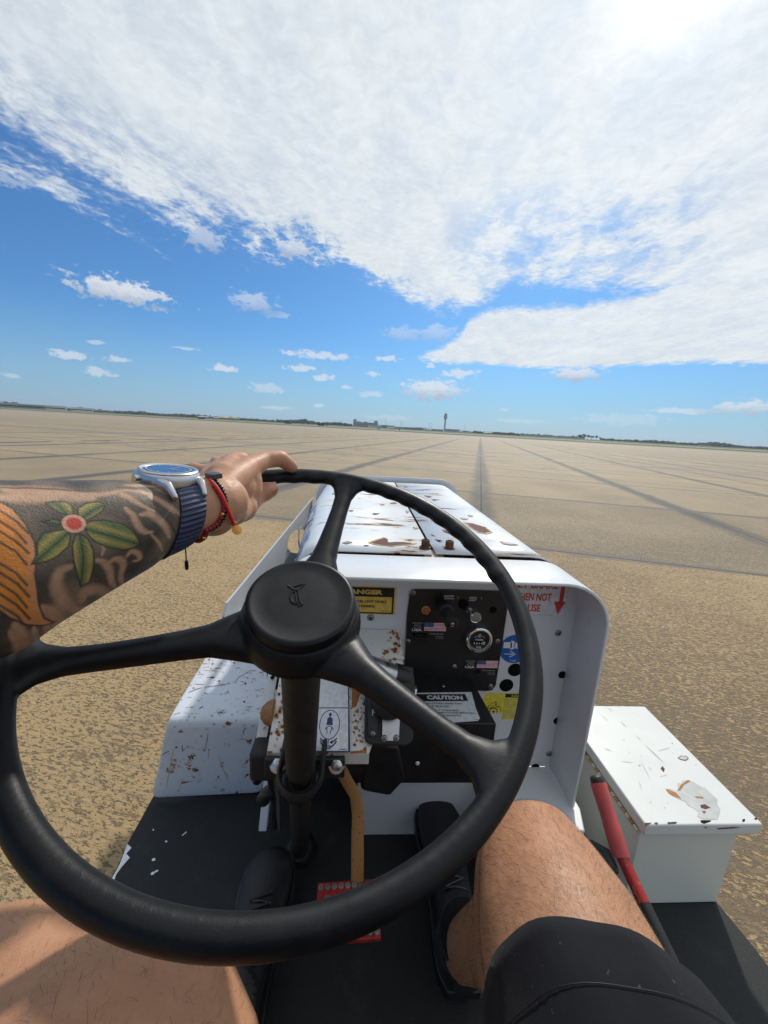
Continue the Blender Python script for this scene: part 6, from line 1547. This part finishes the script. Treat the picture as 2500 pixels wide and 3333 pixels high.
for px, wd, h, m_, lb in ((1222, 70, 9, m_roof, 'bright white low building in front of the big terminal'), (1256, 40, 14, m_terr, 'small dark raised block just right of the big terminal'), (1276, 34, 13, m_terr, 'second dark raised block right of the big terminal'),
                          (1300, 80, 9, m_hang, 'long low grey building midway between terminal and tower'), (1345, 90, 9.5, m_terr, 'low blue-grey building left of the tower with dark windows'), (1368, 60, 12, m_hang, 'taller dark-windowed building nearest the tower on its left'),
                          (1412, 90, 8, m_terr, 'low dark-glazed building at the foot of the tower'), (1473, 70, 12, m_cream, 'pale two-storey building directly right of the tower'), (1510, 50, 8, m_hang, 'low grey building at the right end of the airside row'), (1535, 46, 5.5, m_roof, 'long white shed before the woods right of the tower')):
    block('airside_building', px, 1900+(px % 7)*9, wd, 25, h, m_, lb, bands=2 if h > 8.5 else 1, group=gt, roof=m_hang if m_ is m_roof else m_roof, win='each' if h > 11 else 'strip')
gh = 'pale hangars at the far left'
for px, wd, h, m_, lb in ((22, 120, 8, m_cream, 'long pale flat hangar, leftmost on the horizon'), (112, 110, 8.5, m_roof, 'white hangar second from the left edge'), (168, 70, 6, m_cream, 'low cream shed between the left hangars'), (222, 95, 8, m_roof, 'white flat-roofed hangar left of the dashed line end'), (300, 90, 5.5, m_hang, 'low grey hangar at the right end of the left group')):
    block('hangar', px, 1100+px*.4, wd, 30, h, m_, lb, 'hangar', bands=1, group=gh, roof=m_roof)
for px, wd, lb in ((1745, 110, 'white low structures between the woods right of the tower'), (2292, 26, 'small white shed before the right-hand woods'), (1860, 60, 'pale low shed just left of the dark stand')):
    block('shed', px, 1500, wd, 15, 4, m_roof, lb, 'shed', bands=1, roof=m_hang)
def plane_(px, dist, L, heading, m_, tailm, label, scale=1.0):
    M, o = frame(px, dist, heading); e = empty('airliner', o, 0, label, 'aircraft', 'aircraft parked across the airfield')
    r = L*.055; Z = r*2.1
    mb = MB(0); pr2 = [(-.5, .15), (-.48, .5), (-.44, .85), (-.38, 1), (.20, 1), (.36, .7), (.50, .15)]
    T_ = lambda x, y, z: tuple(M @ Vector((x, y, z)))
    mb.tube([T_(x*L, 0, Z+(r*.35 if x > .3 else 0)) for x, k in pr2], [k*r for x, k in pr2], 16); mb.build('fuselage', m_, e)
    for s_ in (-1, 1):
        w2 = MB(0); V = [T_(-.10*L, s_*r*.8, Z-r*.4), T_(.08*L, s_*r*.8, Z-r*.4), T_(.16*L, s_*L*.46, Z+r*.3), T_(.12*L, s_*L*.46, Z+r*.3)]; V += [tuple(np.array(v)+[0, 0, .5]) for v in V]
        w2.add(V, [(0, 1, 2, 3), (7, 6, 5, 4), (0, 4, 5, 1), (1, 5, 6, 2), (2, 6, 7, 3), (3, 7, 4, 0)]); w2.build('wing', m_, e, smooth=False)
        MB(0).tube([T_(-.06*L, s_*L*.16, Z-r*.8), T_(.05*L, s_*L*.16, Z-r*.8)], r*.45, 12).build('engine', m_poleg, e)
        MB(0).add([T_(.40*L, s_*r*.3, Z+r*.6), T_(.49*L, s_*r*.3, Z+r*.6), T_(.52*L, s_*L*.16, Z+r*.8), T_(.47*L, s_*L*.16, Z+r*.8)], [(0, 1, 2, 3)]).build('tailplane', m_, e, smooth=False, solid=.3)
    MB(0).prism([(.34*L, r*.6), (.50*L, r*.6), (.535*L, r*3.3), (.47*L, r*3.3)], T_(0, 0, Z), tuple(M.to_3x3() @ Vector((1, 0, 0))), (0, 0, 1), tuple(M.to_3x3() @ Vector((0, 1, 0))), .5).build('tail_fin', tailm, e, smooth=False)
    MB(0).tube([T_(-.36*L, 0, 0), T_(-.36*L, 0, Z)], r*.25, 6).tube([T_(.04*L, 0, 0), T_(.04*L, 0, Z)], r*.35, 6).build('landing_gear', m_poleg, e)
plane_(664, 1300, 36, .1, m_wpl, m_terr, 'white aircraft nearest the hangars, left of the yellow one')
plane_(735, 1400, 38, .2, m_ywl, m_ywl, 'bright yellow aircraft, the longer of the two left of the woods')
plane_(764, 1350, 34, 3.0, m_ywl, m_ywl, 'yellow aircraft facing the longer yellow one, at its right')
plane_(712, 1450, 34, .1, m_wpl, m_ywl, 'white aircraft with a yellow tail fin beside the yellow pair')
plane_(1272, 1500, 34, .2, m_wpl, m_wpl, 'all-white aircraft in front of the row right of the terminal')
plane_(1393, 1450, 32, 3.1, m_wpl, m_wpl, 'all-white aircraft just left of the tower base')
plane_(1588, 900, 22, .3, m_wpl, m_wpl, 'small white aircraft before the woods right of the tower')
plane_(1500, 1800, 34, 1.2, m_wpl, m_navy, 'white aircraft with a dark tail fin at the building right of the tower')
for px, h, lb in ((1255, 36, 'light mast just right of the big terminal'), (1305, 32, 'light mast midway between the terminal and the tower'), (1397, 32, 'light mast just left of the tower'), (1404, 30, 'light mast nearest the tower on its left'), (1512, 30, 'light mast right of the tower'), (1110, 22, 'light mast above the woods left of the terminal')):
    M, o = frame(px, 1700); e = empty('light_mast', o, 0, lb, 'light mast', 'light masts along the terminal apron')
    MB(0).tube([tuple(M @ Vector((0, 0, 0))), tuple(M @ Vector((0, 0, h)))], [.55, .35], 6).build('pole', m_poleg, e)
    MB(0).box(-1.8, 1.8, -.5, .5, h-1, h+.3, 0, M).build('lamp_head', m_poleg, e, smooth=False)
for px, d_, wd, hgt, lb, m_ in ((656, 420, 6, 1.0, 'dark airfield sign board furthest left beyond the apron', m_inkb), (938, 400, 6.5, .8, 'dark airfield sign board in front of the woods', m_inkb), (1045, 330, 5.2, .9, 'dark red-edged sign board nearest the apron edge', m_inkb), (995, 380, .9, 1.2, 'small white marker between two dark sign boards', m_wht), (1063, 330, .8, .8, 'small dark marker right of the red-edged sign board', m_inkb), (1233, 300, .9, .9, 'small dark marker post on the grass below the terminal', m_inkb), (1300, 300, .7, .9, 'small dark marker post on the grass left of the tower', m_inkb)):
    M, o = frame(px, d_); e = empty('airfield_sign', o, 0, lb, 'sign', 'low signs and markers on the far grass')
    MB(0).box(-wd/2, wd/2, -.1, .1, .25, .25+hgt, 0, M).build('board', m_, e, smooth=False)
    MB(0).box(-wd*.35, -wd*.35+.12, -.05, .05, 0, .25, 0, M).build('post', m_poleg, e, smooth=False); MB(0).box(wd*.35-.12, wd*.35, -.05, .05, 0, .25, 0, M).build('post', m_poleg, e, smooth=False)

# ------------------------------------------------------------------ air
hz = MB(0).box(-4200, 4200, -300, 4600, -1, 101)
mh = bpy.data.materials.new('haze'); mh.use_nodes = True; n = NT(mh.node_tree); n.n.clear()
pv = n.new('ShaderNodeVolumePrincipled'); pv.inputs['Color'].default_value = (.80, .88, 1, 1); pv.inputs['Density'].default_value = .00009; pv.inputs['Anisotropy'].default_value = .3
ou = n.new('ShaderNodeOutputMaterial'); n.l.new(pv.outputs[0], ou.inputs['Volume'])
hzo = hz.build('haze', mh, None, smooth=False); tag(hzo, kind='stuff')
